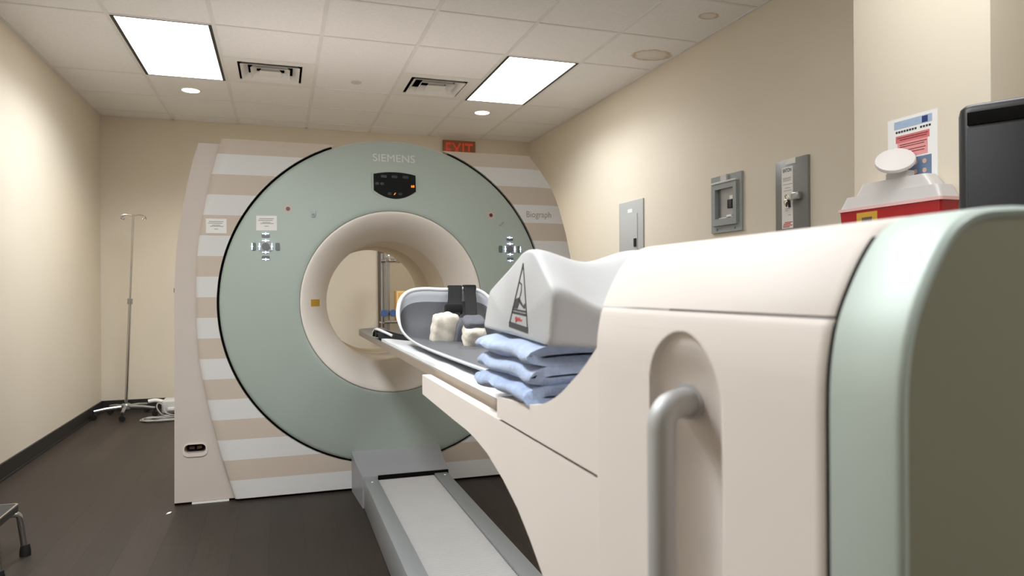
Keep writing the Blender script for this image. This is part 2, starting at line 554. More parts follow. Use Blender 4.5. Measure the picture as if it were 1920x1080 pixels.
# ------------------------------------------------------------------ ceiling fittings
LAMP_W, LAMP_SPREAD, LAMP_RGB = 27, 145, (0.90, 0.95, 1.0)
def troffer(i, j, rows, label, lens, group=None, watts=None):
    x0, x1, y0, y1 = GX[i], GX[i + 1], GY[j], GY[j + rows]
    t = thing('ceiling_light', label, 'ceiling light', ((x0 + x1) / 2, (y0 + y1) / 2, H - 0.004), group=group)
    fx, fy = 0.020, 0.007
    mb = MB()
    mb.box(x0 + 0.012, x0 + 0.012 + fx, y0 + 0.009, y1 - 0.009, H - 0.006, H + 0.05)
    mb.box(x1 - 0.012 - fx, x1 - 0.012, y0 + 0.009, y1 - 0.009, H - 0.006, H + 0.05)
    mb.box(x0 + 0.012 + fx, x1 - 0.012 - fx, y0 + 0.009, y0 + 0.009 + fy, H - 0.006, H + 0.05)
    mb.box(x0 + 0.012 + fx, x1 - 0.012 - fx, y1 - 0.009 - fy, y1 - 0.009, H - 0.006, H + 0.05)
    mb.box(x0 + 0.012, x1 - 0.012, y0 + 0.009, y1 - 0.009, H + 0.05, H + 0.07)
    mb.build('frame', M['frameblack'], t)
    MB().box(x0 + 0.012 + fx, x1 - 0.012 - fx, y0 + 0.009 + fy, y1 - 0.009 - fy, H - 0.003, H + 0.02).build('diffuser', lens, t)
    la = bpy.data.lights.new('panel_lamp', 'AREA'); la.shape = 'RECTANGLE'
    la.size = x1 - x0 - 0.08; la.size_y = y1 - y0 - 0.05
    la.energy = watts or LAMP_W; la.spread = math.radians(LAMP_SPREAD); la.color = LAMP_RGB
    lo = bpy.data.objects.new('panel_lamp', la); C.objects.link(lo)
    lo.parent = t; lo.location = (0, 0, -0.004)
    return t
troffer(*TROFF[0], 2, 'lit rectangular ceiling panel near the left wall, beside the left air vent', M['diffuser'], None)
troffer(*TROFF[1], 2, 'lit rectangular ceiling panel near the right wall, ahead of the large water stain', M['diffuser'], None, 20)
for q, ij in enumerate(TROFF_REAR):
    troffer(ij[0], ij[1], ij[2], ['lit rectangular ceiling panel near the left wall above the step stool', 'lit rectangular ceiling panel above the near end of the table', 'lit rectangular ceiling panel beside the column, above the sharps container', 'lit rectangular ceiling panel behind the near end of the table'][q], M['diffuser_rear'], 'ceiling panels above the near end', ij[3])

def downlight(x, y, label):
    t = thing('downlight', label, 'downlight', (x, y, H - 0.01), group='round recessed downlights')
    MB().lathe([(0.066, H - 0.004), (0.082, H - 0.006), (0.084, H - 0.001), (0.084, H + 0.0), (0.066, H + 0.0)], (x, y), 'Z', 40, close=True).build('trim_ring', M['ventwhite'], t)
    MB().lathe([(0.0005, H - 0.0075), (0.04, H - 0.007), (0.066, H - 0.004), (0.066, H - 0.001), (0.0005, H - 0.001)], (x, y), 'Z', 40).build('lens', M['downlens'], t)
    sl = bpy.data.lights.new('downlight_lamp', 'SPOT'); sl.energy = 26; sl.color = (1.0, 0.80, 0.52)
    sl.spot_size = math.radians(120); sl.spot_blend = 0.8; sl.shadow_soft_size = 0.05
    lo = bpy.data.objects.new('downlight_lamp', sl); C.objects.link(lo); lo.parent = t; lo.location = (0, 0, -0.012)
downlight(-0.678, 6.245, 'small round lit downlight behind the left ceiling panel')
downlight(1.797, 6.252, 'small round lit downlight behind the right ceiling panel')

def vent(i, j, label):
    x0, x1, y0, y1 = GX[i] + 0.012, GX[i + 1] - 0.012, GY[j] + 0.009, GY[j + 1] - 0.009
    cx, cy = (x0 + x1) / 2, (y0 + y1) / 2
    t = thing('air_vent', label, 'air vent', (cx, cy, H - 0.02), group='square ceiling air vents')
    def ring(mb, a, za, b, zb, th=0.003):
        # sloping square louvre from half-size a at za to half-size b at zb
        def sq(h, z): return [(cx - h, cy - h, z), (cx + h, cy - h, z), (cx + h, cy + h, z), (cx - h, cy + h, z)]
        V = sq(a, za) + sq(b, zb) + sq(b, zb + th) + sq(a, za + th)
        F = []
        for k in range(4):
            l = (k + 1) % 4
            for p in range(4):
                q = (p + 1) % 4
                F.append((p * 4 + k, p * 4 + l, q * 4 + l, q * 4 + k))
        mb.add(V, F)
    hx, hy = (x1 - x0) / 2, (y1 - y0) / 2
    # flat panel with a square opening
    MB().prism([(x0, y0), (x1, y0), (x1, y1), (x0, y1)], H - 0.003, H + 0.004, 'Z', holes=[[(cx - .225, cy - .225), (cx - .225, cy + .225), (cx + .225, cy + .225), (cx + .225, cy - .225)]]).build('face_plate', M['ventwhite'], t)
    MB().box(x0 + 0.02, x1 - 0.02, y0 + 0.02, y1 - 0.02, H + 0.12, H + 0.13).box(cx - .232, cx - .226, cy - .232, cy + .232, H + .004, H + .12).box(cx + .226, cx + .232, cy - .232, cy + .232, H + .004, H + .12).box(cx - .226, cx + .226, cy - .232, cy - .226, H + .004, H + .12).box(cx - .226, cx + .226, cy + .226, cy + .232, H + .004, H + .12).build('duct_box', M['ventdark'], t)
    for a, b in ((0.207, 0.160), (0.138, 0.100)):
        mb = MB(); ring(mb, a, H - 0.014, b, H + 0.034); mb.build('louvre', M['ventwhite'], t)
    mb = MB()
    mb.add([(cx - .076, cy - .076, H - .012), (cx + .076, cy - .076, H - .012), (cx + .076, cy + .076, H - .012), (cx - .076, cy + .076, H - .012),
            (cx - .05, cy - .05, H + .025), (cx + .05, cy - .05, H + .025), (cx + .05, cy + .05, H + .025), (cx - .05, cy + .05, H + .025)],
           [(0, 1, 2, 3), (0, 1, 5, 4), (1, 2, 6, 5), (2, 3, 7, 6), (3, 0, 4, 7), (4, 5, 6, 7)])
    mb.build('centre_pan', M['ventwhite'], t)
vent(*VENT[0], 'square white ceiling air vent next to the left lit panel')
vent(*VENT[1], 'square white ceiling air vent next to the right lit panel')
tag(MB().lathe([(0.0005, H - 0.016), (0.018, H - 0.015), (0.030, H - 0.009), (0.042, H - 0.005), (0.046, H + 0.03), (0.0005, H + 0.03)], (0.585, 5.624), 'Z', 32).build('sprinkler_cover', M['sprinkler']),
    'small round white sprinkler cover on the ceiling between the two vents', 'sprinkler')

# ------------------------------------------------------------------ scanner gantry
CX, CZ = 0.605, 1.048
g = thing('scanner_gantry', 'large ring-shaped body scanner with sage green front, striped covers and round bore', 'scanner', (CX, 4.55, 0))
OL = [(0.012, -0.524), (0.687, -0.520), (1.10, -0.518), (1.22, -0.514), (1.346, -0.506), (1.45, -0.493), (1.544, -0.477), (1.707, -0.447), (1.80, -0.425), (1.891, -0.399)]
OR = [(0.012, 1.735), (0.687, 1.730), (1.10, 1.715), (1.301, 1.690), (1.45, 1.655), (1.594, 1.612), (1.739, 1.548), (1.891, 1.435)]
SL = [(0.012, -0.229), (0.15, -0.270), (0.289, -0.307), (0.44, -0.341), (0.629, -0.380), (0.735, -0.396), (0.844, -0.406), (0.963, -0.411), (1.185, -0.411), (1.29, -0.406), (1.371, -0.399), (1.538, -0.373), (1.701, -0.340), (1.82, -0.312), (1.917, -0.285)]
SR = [(0.012, 1.45), (0.289, 1.55), (0.629, 1.66), (0.963, 1.715), (1.185, 1.722), (1.301, 1.712), (1.45, 1.681), (1.594, 1.64), (1.67, 1.612), (1.739, 1.578), (1.83, 1.515), (1.917, 1.444)]
def outline(L, R, n=40):
    z0, z1 = L[0][0], L[-1][0]
    zs = [z0 + (z1 - z0) * k / n for k in range(n + 1)]
    return [(interp(L, z), z) for z in zs] + [(interp(R, z), z) for z in reversed(zs)]
MB().prism(outline(OL, OR), 4.07, 5.18, 'Y', holes=[circle(CX, CZ, 0.41)[::-1]]).build('housing', M['outer'], g)
slot = rrect(-0.475, -0.372, 0.266, 0.312, 0.022)
MB().prism(outline(OL, OR), 4.0, 4.068, 'Y', holes=[circle(CX, CZ, 0.90)[::-1], slot[::-1]]).build('front_shell', M['outer'], g)
# grip recess at the lower left
gr = MB().prism(rrect(-0.468, -0.379, 0.272, 0.308, 0.017), 4.045, 4.066, 'Y').build('grip_recess', M['dark'], g)
MB().prism(rrect(-0.483, -0.364, 0.248, 0.318, 0.028), 3.994, 4.0, 'Y', holes=[slot[::-1]]).build('grip_rim', M['cream'], gr)
MB().tube([(-0.455, 4.04, 0.288), (-0.43, 4.04, 0.288)], 0.009).tube([(-0.418, 4.04, 0.287), (-0.395, 4.04, 0.290)], 0.009).build('grip_latch', M['doorframe'], gr)

def cover(side):
    """striped cover with a round cut-out, 3 cm thick with rounded edges"""
    n = 70; R = 0.918
    z0, z1 = 0.014, 1.917
    zs = [z0 + (z1 - z0) * k / n for k in range(n + 1)]
    rows = []
    for z in zs:
        dz = abs(z - CZ)
        half = math.sqrt(max(0, R * R - dz * dz)) if dz < R else 0.0
        if side < 0: rows.append((interp(SL, z), CX - half, z))
        else: rows.append((CX + half, interp(SR, z), z))
    mb = MB()
    m = 10
    us = [0, 0.006, 0.018] + [0.018 + (1 - 0.036) * k / m for k in range(1, m)] + [1 - 0.018, 1 - 0.006, 1]
    V = []; nc = len(us)
    for a, b, z in rows:
        for u in us:
            x = a + (b - a) * u
            dz = min(z1 - z, 1); e = 0
            if dz < 0.02: e = max(e, 0.014 * (1 - dz / 0.02) ** 2)
            if side < 0: ed = x - a
            else: ed = b - x
            if ed < 0.02: e = max(e, 0.012 * (1 - ed / 0.02) ** 2)
            if side > 0 and ed < 0.12: e = max(e, 0.03 * (1 - ed / 0.12) ** 2)
            V.append((x, 3.965 + e, z))
    F = [(r * nc + c, r * nc + c + 1, (r + 1) * nc + c + 1, (r + 1) * nc + c) for r in range(n) for c in range(nc - 1)]
    k = len(V)
    V2 = [(x, 3.998, z) for (x, y, z) in V]
    # side walls
    border = [r * nc for r in range(n + 1)] + [n * nc + c for c in range(1, nc)] + [r * nc + nc - 1 for r in range(n - 1, -1, -1)] + [c for c in range(nc - 2, 0, -1)]
    mb.add(V + V2, F + [(a, b, b + k, a + k) for a, b in zip(border, border[1:] + border[:1])])
    return mb
o = cover(-1).build('striped_cover', M['stripe'], g, angle=50)
o.data.transform(Matrix.Translation((0, 0, 0)))
o = cover(1).build('striped_cover', M['stripe'], g, angle=50)
MB().box(-0.30, 1.50, 4.005, 5.1, 0.0, 0.012).box(-0.523, -0.445, 4.003, 4.12, 0, 0.011).build('plinth', M['dark'], g)
MB().box(-0.44, -0.26, 3.995, 4.002, 0.0, 0.010).build('foot_plate', M['white'], g)
mb = MB()
sa = math.asin((1.912 - CZ) / 0.925)
def seal(u, v):
    a = PI - sa + (PI + 2 * sa) * u
    r_ = 0.90 + 0.025 * v
    return (CX + r_ * math.cos(a), 3.990, CZ + r_ * math.sin(a))
mb.grid(seal, 120, 1)
mb.build('gap_seal', M['dark'], g)

RIM = [(0.904, 4.0), (0.906, 3.975), (0.904, 3.966), (0.898, 3.960), (0.885, 3.956)]
CONE = [(0.80, 3.942), (0.70, 3.926), (0.60, 3.910), (0.55, 3.902), (0.525, 3.899), (0.508, 3.898), (0.504, 3.900)]
MB().lathe(RIM + CONE, (CX, CZ), n=160).build('front_ring', M['sage'], g, angle=60)
FUN = [(0.5025, 3.905), (0.5015, 3.899), (0.498, 3.896), (0.490, 3.896), (0.478, 3.900), (0.455, 3.915), (0.430, 3.940), (0.408, 3.970), (0.388, 4.005), (0.370, 4.045), (0.358, 4.085), (0.352, 4.12), (0.350, 4.145)]
MB().lathe(FUN, (CX, CZ), n=128).build('bore_funnel', M['funnel'], g, angle=60)
MB().lathe([(0.351, 4.143), (0.356, 4.147), (0.351, 4.151)], (CX, CZ), n=128).build('bore_seam', M['dark'], g)
MB().lathe([(0.350, 4.149), (0.348, 4.3), (0.348, 4.60), (0.351, 4.604), (0.348, 4.608), (0.348, 5.05), (0.355, 5.12), (0.375, 5.17), (0.405, 5.195), (0.43, 5.185)], (CX, CZ), n=128).build('bore_tunnel', M['liner'], g, angle=60)

def ring_y(x, z):
    r = math.hypot(x - CX, z - CZ)
    tab = sorted([(p[0], p[1]) for p in RIM[4:] + CONE] + [(0.906, 3.966)])
    return interp(tab, r)
def fun_y(x, z):
    r = math.hypot(x - CX, z - CZ)
    return interp(sorted(FUN), r)
def patch(mb, poly, yfn, lift=0.0025, back=0.004, mi=0):
    """thin piece that follows the curved front: outline in (x, z)"""
    n = len(poly)
    V = [(p[0], yfn(*p) - lift, p[1]) for p in poly] + [(p[0], yfn(*p) + back, p[1]) for p in poly]
    tris = tessellate_polygon([[Vector((p[0], p[1], 0)) for p in poly]])
    F = [tuple(t) for t in tris] + [tuple(i + n for i in t[::-1]) for t in tris] + [(i, (i + 1) % n, (i + 1) % n + n, i + n) for i in range(n)]
    mb.add(V, F, mi)
    return mb
def bar(mb, x, z, w, h, yfn, lift):
    return patch(mb, [(x - w / 2, z - h / 2), (x + w / 2, z - h / 2), (x + w / 2, z + h / 2), (x - w / 2, z + h / 2)], yfn, lift, 0.0)
def rnd(x, z, r, n=20):
    return circle(x, z, r, n)

# wordmark
V, F = text_geo('SIEMENS', 0.042, width=0.236)
MB().add([(0.498 + p[0], ring_y(0.498 + p[0], 1.832 + p[1]) - 0.0015, 1.832 + p[1]) for p in V], F).build('wordmark', M['letter'], g, label='pale raised maker lettering')
# status display
def disp_outline(g_):
    x0, x1 = 0.498 - g_, 0.733 + g_
    cx = 0.6155
    top = [(x1 + (x0 - x1) * k / 12, 1.757 + g_ + 0.014 * (1 - ((2 * k / 12) - 1) ** 2)) for k in range(13)]
    bot = [(x0 + (x1 - x0) * k / 14, 1.665 - g_ * 0.6 - 0.045 * (1 - abs((2 * k / 14) - 1) ** 2.0) - (g_ * 0.5 if 0 < k < 14 else 0)) for k in range(15)]
    return top + bot
def disp_y(x, z): return 3.926 + 0.10 * (1.70 - z) * -1
dp = patch(MB(), disp_outline(0), disp_y, 0.014, 0.0).build('status_display', M['glass'], g)
patch(MB(), disp_outline(0.010), disp_y, 0.012, -0.002).build('display_bezel', M['sage'], dp)
for x in (0.555, 0.615, 0.676): patch(MB(), rrect(x - 0.016, x + 0.016, 1.738, 1.752, 0.005), disp_y, 0.0155, 0).build('display_key', M['key'], dp)
for x, z in ((0.517, 1.703), (0.545, 1.703), (0.645, 1.648), (0.585, 1.648)): patch(MB(), rrect(x - 0.010, x + 0.010, z - 0.007, z + 0.007, 0.005), disp_y, 0.0155, 0).build('display_key', M['key'], dp)
mb = MB()
bar(mb, 0.709, 1.694, 0.004, 0.012, disp_y, 0.0155)
for dx, dz, w, h in ((0, 0.005, .008, .002), (0, 0, .008, .002), (0, -.005, .008, .002), (.004, 0, .002, .012), (-.004, -.0025, .002, .006)): bar(mb, 0.719 + dx, 1.694 + dz, w, h, disp_y, 0.0155)
mb.build('display_digits', M['orange'], dp)
patch(MB(), [(0.608, 1.642), (0.612, 1.642), (0.620, 1.654), (0.616, 1.654)], disp_y, 0.0155, 0).build('display_lamp', M['orange'], dp)

def control(cx, cz, lit):
    c = patch(MB(), rnd(cx, cz, 0.036, 28), ring_y, 0.005).build('control_panel', M['steel'], g, label='round cross-shaped control pad with lit buttons')
    patch(MB(), rnd(cx, cz, 0.020), ring_y, 0.010, 0).build('centre_knob', M['button'], c)
    for k, (dx, dz) in enumerate(((0, 1), (1, 0), (0, -1), (-1, 0))):
        bx, bz = cx + dx * 0.060, cz + dz * 0.060
        w, h = (0.040, 0.022) if dx == 0 else (0.022, 0.040)
        b = patch(MB(), rrect(bx - w / 2, bx + w / 2, bz - h / 2, bz + h / 2, 0.006), ring_y, 0.0055, 0).build('button', M['button'], c)
        sx, sz = bx + dx * 0.008, bz + dz * 0.008
        if lit[k] > 0:
            mb = MB()
            bar(mb, sx, sz, 0.036 if dx == 0 else 0.005, 0.005 if dx == 0 else 0.036, ring_y, 0.007)
            patch(mb, [(sx - .006, sz), (sx, sz - .008), (sx + .006, sz), (sx, sz + .008)], ring_y, 0.0072, 0)
            mb.build('button_light', M['led'], b)
        mb = MB()
        ix, iz = cx + dx * 0.031, cz + dz * 0.031
        bar(mb, ix, iz, 0.036 if dx == 0 else 0.004, 0.004 if dx == 0 else 0.036, ring_y, 0.012)
        patch(mb, [(ix - .006, iz), (ix, iz - .008), (ix + .006, iz), (ix, iz + .008)], ring_y, 0.0122, 0)
        mb.build('button_light', M['led'], b)
control(-0.068, 1.347, (1, 0, 1, 1))
control(1.296, 1.349, (1, 1, 1, 0))

def flat_y(v):
    return lambda x, z: v
def sticker(x0, x1, z0, z1, yfn, name='warning_label'):
    s = patch(MB(), [(x0, z0), (x1, z0), (x1, z1), (x0, z1)], yfn, 0.0012, 0.001).build(name, M['white'], g, label='white printed warning label')
    mb = MB()
    w, h = x1 - x0, z1 - z0
    for k, (fz, a, b) in enumerate(((0.80, 0.15, 0.85), (0.68, 0.1, 0.8), (0.55, 0.3, 0.7), (0.47, 0.2, 0.85), (0.28, 0.4, 0.6))):
        bar(mb, x0 + w * (a + b) / 2, z0 + h * fz, w * (b - a), h * 0.045, yfn, 0.0018)
    mb.build('label_print', M['ink'], s)
sticker(-0.115, -0.011, 1.433, 1.512, ring_y)
sticker(-0.362, -0.262, 1.416, 1.492, flat_y(3.965))
for x, z in ((0.046, 1.551), (1.181, 1.547)):
    p = patch(MB(), rnd(x, z, 0.020), ring_y, 0.0012, 0.001).build('laser_port', M['halo'], g)
    patch(MB(), rnd(x, z, 0.011), ring_y, 0.003, 0).build('laser_lens', M['laser'], p)
p = patch(MB(), rrect(0.164, 0.186, 1.508, 1.545, 0.010), ring_y, 0.008, 0).build('camera_port', M['alu'], g)
patch(MB(), rnd(0.175, 1.520, 0.007), ring_y, 0.010, 0).build('camera_lens', M['button'], p)
MB().tube([(1.245 + dx, ring_y(1.25, 1.5) - 0.003, 1.497 + dz) for dx, dz in ((-.016, -.005), (-.008, -.010), (0, -.004), (.006, .006), (.014, .012))], 0.0025, 6).build('small_hook', M['ink'], g)
MB().grid(lambda u, v: (0.161 + 0.049 * u, fun_y(0.161 + 0.049 * u, 1.026 + 0.038 * v) - 0.0025, 1.026 + 0.038 * v), 14, 6).build('mustard_sticker', M['yellow'], g)
V, F = text_geo('Biograph', 0.036, width=0.158)
MB().add([(1.413 + p[0], 3.9642, 1.545 + p[1]) for p in V], F).build('model_lettering', M['greytext'], g, label='grey model lettering on the right striped cover')
# small fittings on the left flank
k = MB().box(-0.545, -0.522, 4.20, 4.24, 1.13, 1.20, bev=0.005).build('side_latch', M['white'], g)
MB().tube([(-0.535, 4.19, 1.105), (-0.535, 4.19, 1.13)], 0.010).build('latch_knob', M['doorframe'], k)

# ------------------------------------------------------------------ floor rail
RT = 0.15
r = thing('floor_rail', 'long grey metal floor rail with ribbed cover running from scanner under table', 'rail', (0.616, 2.0, 0))
Y0, Y1 = -0.25, 3.64
MB().box(0.403, 0.472, Y0, Y1, 0, RT, bev=0.004).build('side_beam', M['alu'], r)
MB().box(0.766, 0.836, Y0, Y1, 0, RT, bev=0.004).build('side_beam', M['alu'], r)
mb = MB()
per = 0.0165; nseg = int((Y1 - Y0) / per) * 6
def ribf(u, v):
    y = Y0 + (Y1 - Y0) * u
    return (0.474 + 0.289 * v, y, RT - 0.012 + 0.0032 * math.cos(2 * PI * (y - Y0) / per))
mb.grid(ribf, nseg, 1)
mb.box(0.474, 0.763, Y0, Y1, 0.02, RT - 0.018)
mb.build('ribbed_cover', M['rib'], r, angle=80)
# saddle that joins the rail to the scanner
SZ = [(3.625, 0.160), (3.66, 0.165), (3.72, 0.170), (3.80, 0.180), (3.86, 0.191), (3.90, 0.202), (3.925, 0.211), (3.942, 0.218)]
sp = [(3.625, 0.0)] + [(3.625, 0.155)] + SZ + [(3.958, 0.222), (3.958, 0.0)]
mb = MB()
V = []; n = len(sp)
for y, z in sp: V.append((0.396 - 0.022 * (y - 3.625) / 0.33, y, z))
for y, z in sp: V.append((0.846 + 0.022 * (y - 3.625) / 0.33, y, z))
tri = tessellate_polygon([[Vector((p[0], p[1], 0)) for p in sp]])
mb.add(V, [tuple(t) for t in tri] + [tuple(i + n for i in t[::-1]) for t in tri] + [(i, (i + 1) % n, (i + 1) % n + n, i + n) for i in range(n)])
mb.build('saddle', M['grey'], r, angle=50)
MB().box(0.474, 0.84, 3.615, 3.626, RT - 0.012, RT + 0.012).build('saddle_seal', M['dark'], r)
for x in (0.437, 0.812):
    MB().lathe([(0.0005, RT + 0.003), (0.007, RT + 0.003), (0.009, RT), (0.009, RT - 0.002)], (x, 3.55 if x < .6 else 3.57), 'Z', 16).build('screw', M['brass'], r)

# ------------------------------------------------------------------ patient table
t = thing('patient_table', 'cream patient table with rounded sage-banded end, silver grab handle and long pallet', 'patient table', (0.605, 0.55, 0.155))
PX, HALF = 0.605, 0.255
def prof_left(n=14, inset=0.0):
    """left half of the end profile from the foot up to the middle of the top, (x, z)"""
    key = [(0.0, 1.030), (0.0015, 1.060), (0.008, 1.092), (0.022, 1.122), (0.038, 1.146), (0.052, 1.1575), (0.070, 1.164), (0.100, 1.1665)]
    cur = spline([(x, z, 0) for x, z in key], 4)
    xl = PX - HALF
    pts = [(xl + inset, 0.165), (xl + inset, 0.6), (xl + inset, 0.98)]
    for k, p in enumerate(cur):
        q = cur[min(k + 1, len(cur) - 1)] - cur[max(k - 1, 0)]
        q.normalize()
        pts.append((xl + p.x + q.y * inset, p.y - q.x * inset))
    pts.append((PX - 0.02, 1.168 - inset))
    return pts
def full(inset=0.0, n=14):
    L = prof_left(n, inset)
    return L + [(2 * PX - x, z) for x, z in reversed(L)]
def sweep(mb, rows, cap=True, mi=0):
    """rows: list of (inset, y) - the full profile repeated along Y"""
    V = []; m = None
    for ins, y in rows:
        pr = full(ins); m = len(pr)
        V += [(x, y, z) for x, z in pr]
    F = [(i * m + k, i * m + (k + 1) % m, (i + 1) * m + (k + 1) % m, (i + 1) * m + k) for i in range(len(rows) - 1) for k in range(m)]
    if cap: F += [tuple(range(m)), tuple((len(rows) - 1) * m + k for k in range(m))[::-1]]
    return mb.add(V, F, mi)
YE, YS, YP = 0.322, 0.382, 0.752
sweep(MB(), [(0.010, YE + 0.004), (0.0065, YE + 0.001), (0.003, YE), (0.0008, YE + 0.002), (0.0, YE + 0.005), (0.0, YS - 0.004), (0.003, YS)], cap=False).build('end_band', M['sage_band'], t, label='sage green band around the rounded end', angle=50)
sweep(MB(), [(0.008, YE + 0.0025), (0.008, YS)]).build('end_panel', M['sage_end_shade'], t, label='plain end panel')
sweep(MB(), [(0.007, YS - 0.002), (0.007, YS + 0.012), (0.060, YS + 0.016), (0.060, YP - 0.05)]).build('inner_frame', M['gap'], t)
# hood: the part of the profile above the seam
ZS = 1.0935
L = prof_left(18)
def cut_profile(above):
    out = []
    for (x0, z0), (x1, z1) in zip(L, L[1:]):
        if above:
            if z0 < ZS + 0.0010 <= z1: out.append((x0 + (x1 - x0) * (ZS + 0.0010 - z0) / (z1 - z0), ZS + 0.0010))
            if z1 > ZS + 0.0010: out.append((x1, z1))
        else:
            if z0 <= ZS - 0.0008: out.append((x0, z0))
            if z0 < ZS - 0.0008 <= z1: out.append((x0 + (x1 - x0) * (ZS - 0.0008 - z0) / (z1 - z0), ZS - 0.0008))
    return out
HP = cut_profile(True)
HP = HP + [(2 * PX - x, z) for x, z in reversed(HP)]
def front_y(z):   # the front edge leans back above the seam
    return YP
mb = MB(); V = []; m = len(HP)
rows = [(0.0, 0.003, YS + 0.0035), (0.0, 0.0, YS + 0.0075)] + [(1, 0.0, 0), (1, 0.003, 0.004), (1, 0.010, 0.009)]
for kind, ins, yy in rows:
    for x, z in HP:
        y = yy if kind == 0 else front_y(z) - 0.009 + yy
        sx = (PX - x); V.append((x + (ins if sx > 0 else -ins) * min(1, abs(sx) / 0.2), y, z - ins * (1 if z > 1.15 else 0.0)))
F = [(i * m + k, i * m + k + 1, (i + 1) * m + k + 1, (i + 1) * m + k) for i in range(len(rows) - 1) for k in range(m - 1)]
F.append(tuple((len(rows) - 1) * m + k for k in range(m)))
mb.add(V, F)
mb.build('hood', M['cream'], t, angle=50)
# side panels with (left) the scooped handle recess
LP = cut_profile(False)
def recess(y, z):
    yc, rr, ztop = 0.5655, 0.0545, 1.020
    dz = max(0.0, z - ztop); dzb = max(0.0, 0.35 - z)
    dy = y - yc
    side = max(0.0, min(1.0, -dy / rr))            # 0 at the far lip, 1 at the near one
    up = max(0.0, min(1.0, dz / rr))
    reach = rr + 0.012 * side * (1 - up)            # the near lip is well rounded
    d = reach - math.hypot(dy, dz + dzb)
    if d <= 0: return 0.0
    k = 0.003 + 0.020 * side * (1 - 0.7 * up)
    lip = min(1.0, d / k); lip = lip * lip * (3 - 2 * lip)
    e = min(1.0, d / 0.050)
    ramp = min(1.0, max(0.0, (ztop + rr - z) / 0.125)) ** 0.8
    return (0.004 + 0.006 * ramp) * lip + 0.034 * ramp * (1 - (1 - e) ** 2.0) * (0.35 + 0.65 * lip)
def side_panel(sgn, deep):
    ys = [YS + 0.0035, YS + 0.005, YS + 0.009]
    n = 170
    ys += [YS + 0.009 + (YP - 0.010 - YS - 0.009) * k / n for k in range(1, n + 1)]
    ys += [YP - 0.004, YP - 0.001, YP]
    zs = [0.165, 0.25, 0.30] + [0.30 + 0.70 * k / 46 for k in range(1, 47)] + [1.0 + (ZS - 0.0008 - 1.0) * k / 80 for k in range(1, 81)]
    def px(z):
        for (x0, z0), (x1, z1) in zip(LP, LP[1:]):
            if z <= z1 + 1e-9: return x0 + (x1 - x0) * (z - z0) / (z1 - z0)
        return LP[-1][0]
    V = []
    for y in ys:
        for z in zs:
            x = px(z)
            e = 0
            if y < YS + 0.009: e = 0.003 * ((YS + 0.009 - y) / 0.0055) ** 2
            if y > YP - 0.010: e = 0.010 * ((y - YP + 0.010) / 0.010) ** 2
            if z > ZS - 0.005: e += 0.0010 * ((z - ZS + 0.005) / 0.0035)
            yy = min(y, front_y(z) - (YP - y)) if y > 0.65 else y
            if y > 0.65: yy = 0.65 + (y - 0.65) * (front_y(z) - 0.65) / (YP - 0.65)
            if deep: e += recess(y, z)
            xx = x + e
            V.append((xx if sgn < 0 else 2 * PX - xx, yy, z))
    nz = len(zs)
    F = [(i * nz + k, i * nz + k + 1, (i + 1) * nz + k + 1, (i + 1) * nz + k) for i in range(len(ys) - 1) for k in range(nz - 1)]
    return MB().add(V, F)
sp_ = side_panel(-1, True).build('side_panel', M['cream'], t, angle=60)
side_panel(1, False).build('side_panel', M['cream'], t, angle=60)
MB().box(0.356, 0.854, YP - 0.032, YP - 0.006, 0.165, 1.045).box(0.378, 0.832, YP - 0.032, YP - 0.006, 1.045, 1.066).build('front_panel', M['cream'], t)
# handle
hp = [(0.398, 0.592, 1.006), (0.372, 0.586, 1.006), (0.336, 0.573, 1.003), (0.336, 0.573, 0.42), (0.372, 0.586, 0.415), (0.398, 0.592, 0.415)]
pts = fillet(hp, 0.034, 8)
h = MB().tube(pts, 0.0135, 20).build('grab_handle', M['handle'], t, label='silver upright grab handle')
for z in (1.006, 0.415):
    MB().tube([(0.370, 0.585, z), (0.396, 0.596, z)], 0.0175, 20).build('handle_boss', M['handle'], h)
# cantilever arm
CP = [(1.872, 0.884), (1.872, 0.832), (1.70, 0.8285), (1.517, 0.825), (1.40, 0.8235), (1.338, 0.820), (1.252, 0.809), (1.155, 0.785), (1.078, 0.758), (1.02, 0.728), (0.967, 0.695), (0.92, 0.655), (0.885, 0.60), (0.86, 0.53), (0.845, 0.44), (0.838, 0.32), (0.836, 0.165), (0.760, 0.165), (0.760, 0.884)]
core = [(y, min(z, 0.858)) for y, z in CP]
mb = MB()
mb.prism(CP, 0.365, 0.388, 'X').prism(CP, 0.822, 0.845, 'X').prism(core, 0.388, 0.822, 'X')
mb.build('cantilever', M['cream'], t, angle=30)
MB().box(0.388, 0.397, 0.80, 1.86, 0.858, 0.874).build('guide_strip', M['trayedge'], t)
# upper side covers that sweep up to the hood
UP = [(1.18, 0.889), (1.18, 0.922)] + [tuple(p[:2]) for p in spline([(1.172, 0.926, 0), (1.08, 0.931, 0), (1.02, 0.936, 0), (0.97, 0.943, 0), (0.927, 0.955, 0), (0.887, 0.971, 0), (0.85, 0.991, 0), (0.815, 1.011, 0), (0.783, 1.033, 0), (0.760, 1.05, 0)], 4)] + [(0.760, 0.889)]
MB().prism(UP, 0.363, 0.392, 'X').build('upper_cover', M['cream'], t, angle=25)
MB().prism(UP, 0.818, 0.847, 'X').build('upper_cover', M['cream'], t, angle=25)
MB().box(0.371, 0.390, 0.76, 1.178, 0.8845, 0.8885).build('seam_strip', M['dark'], t)
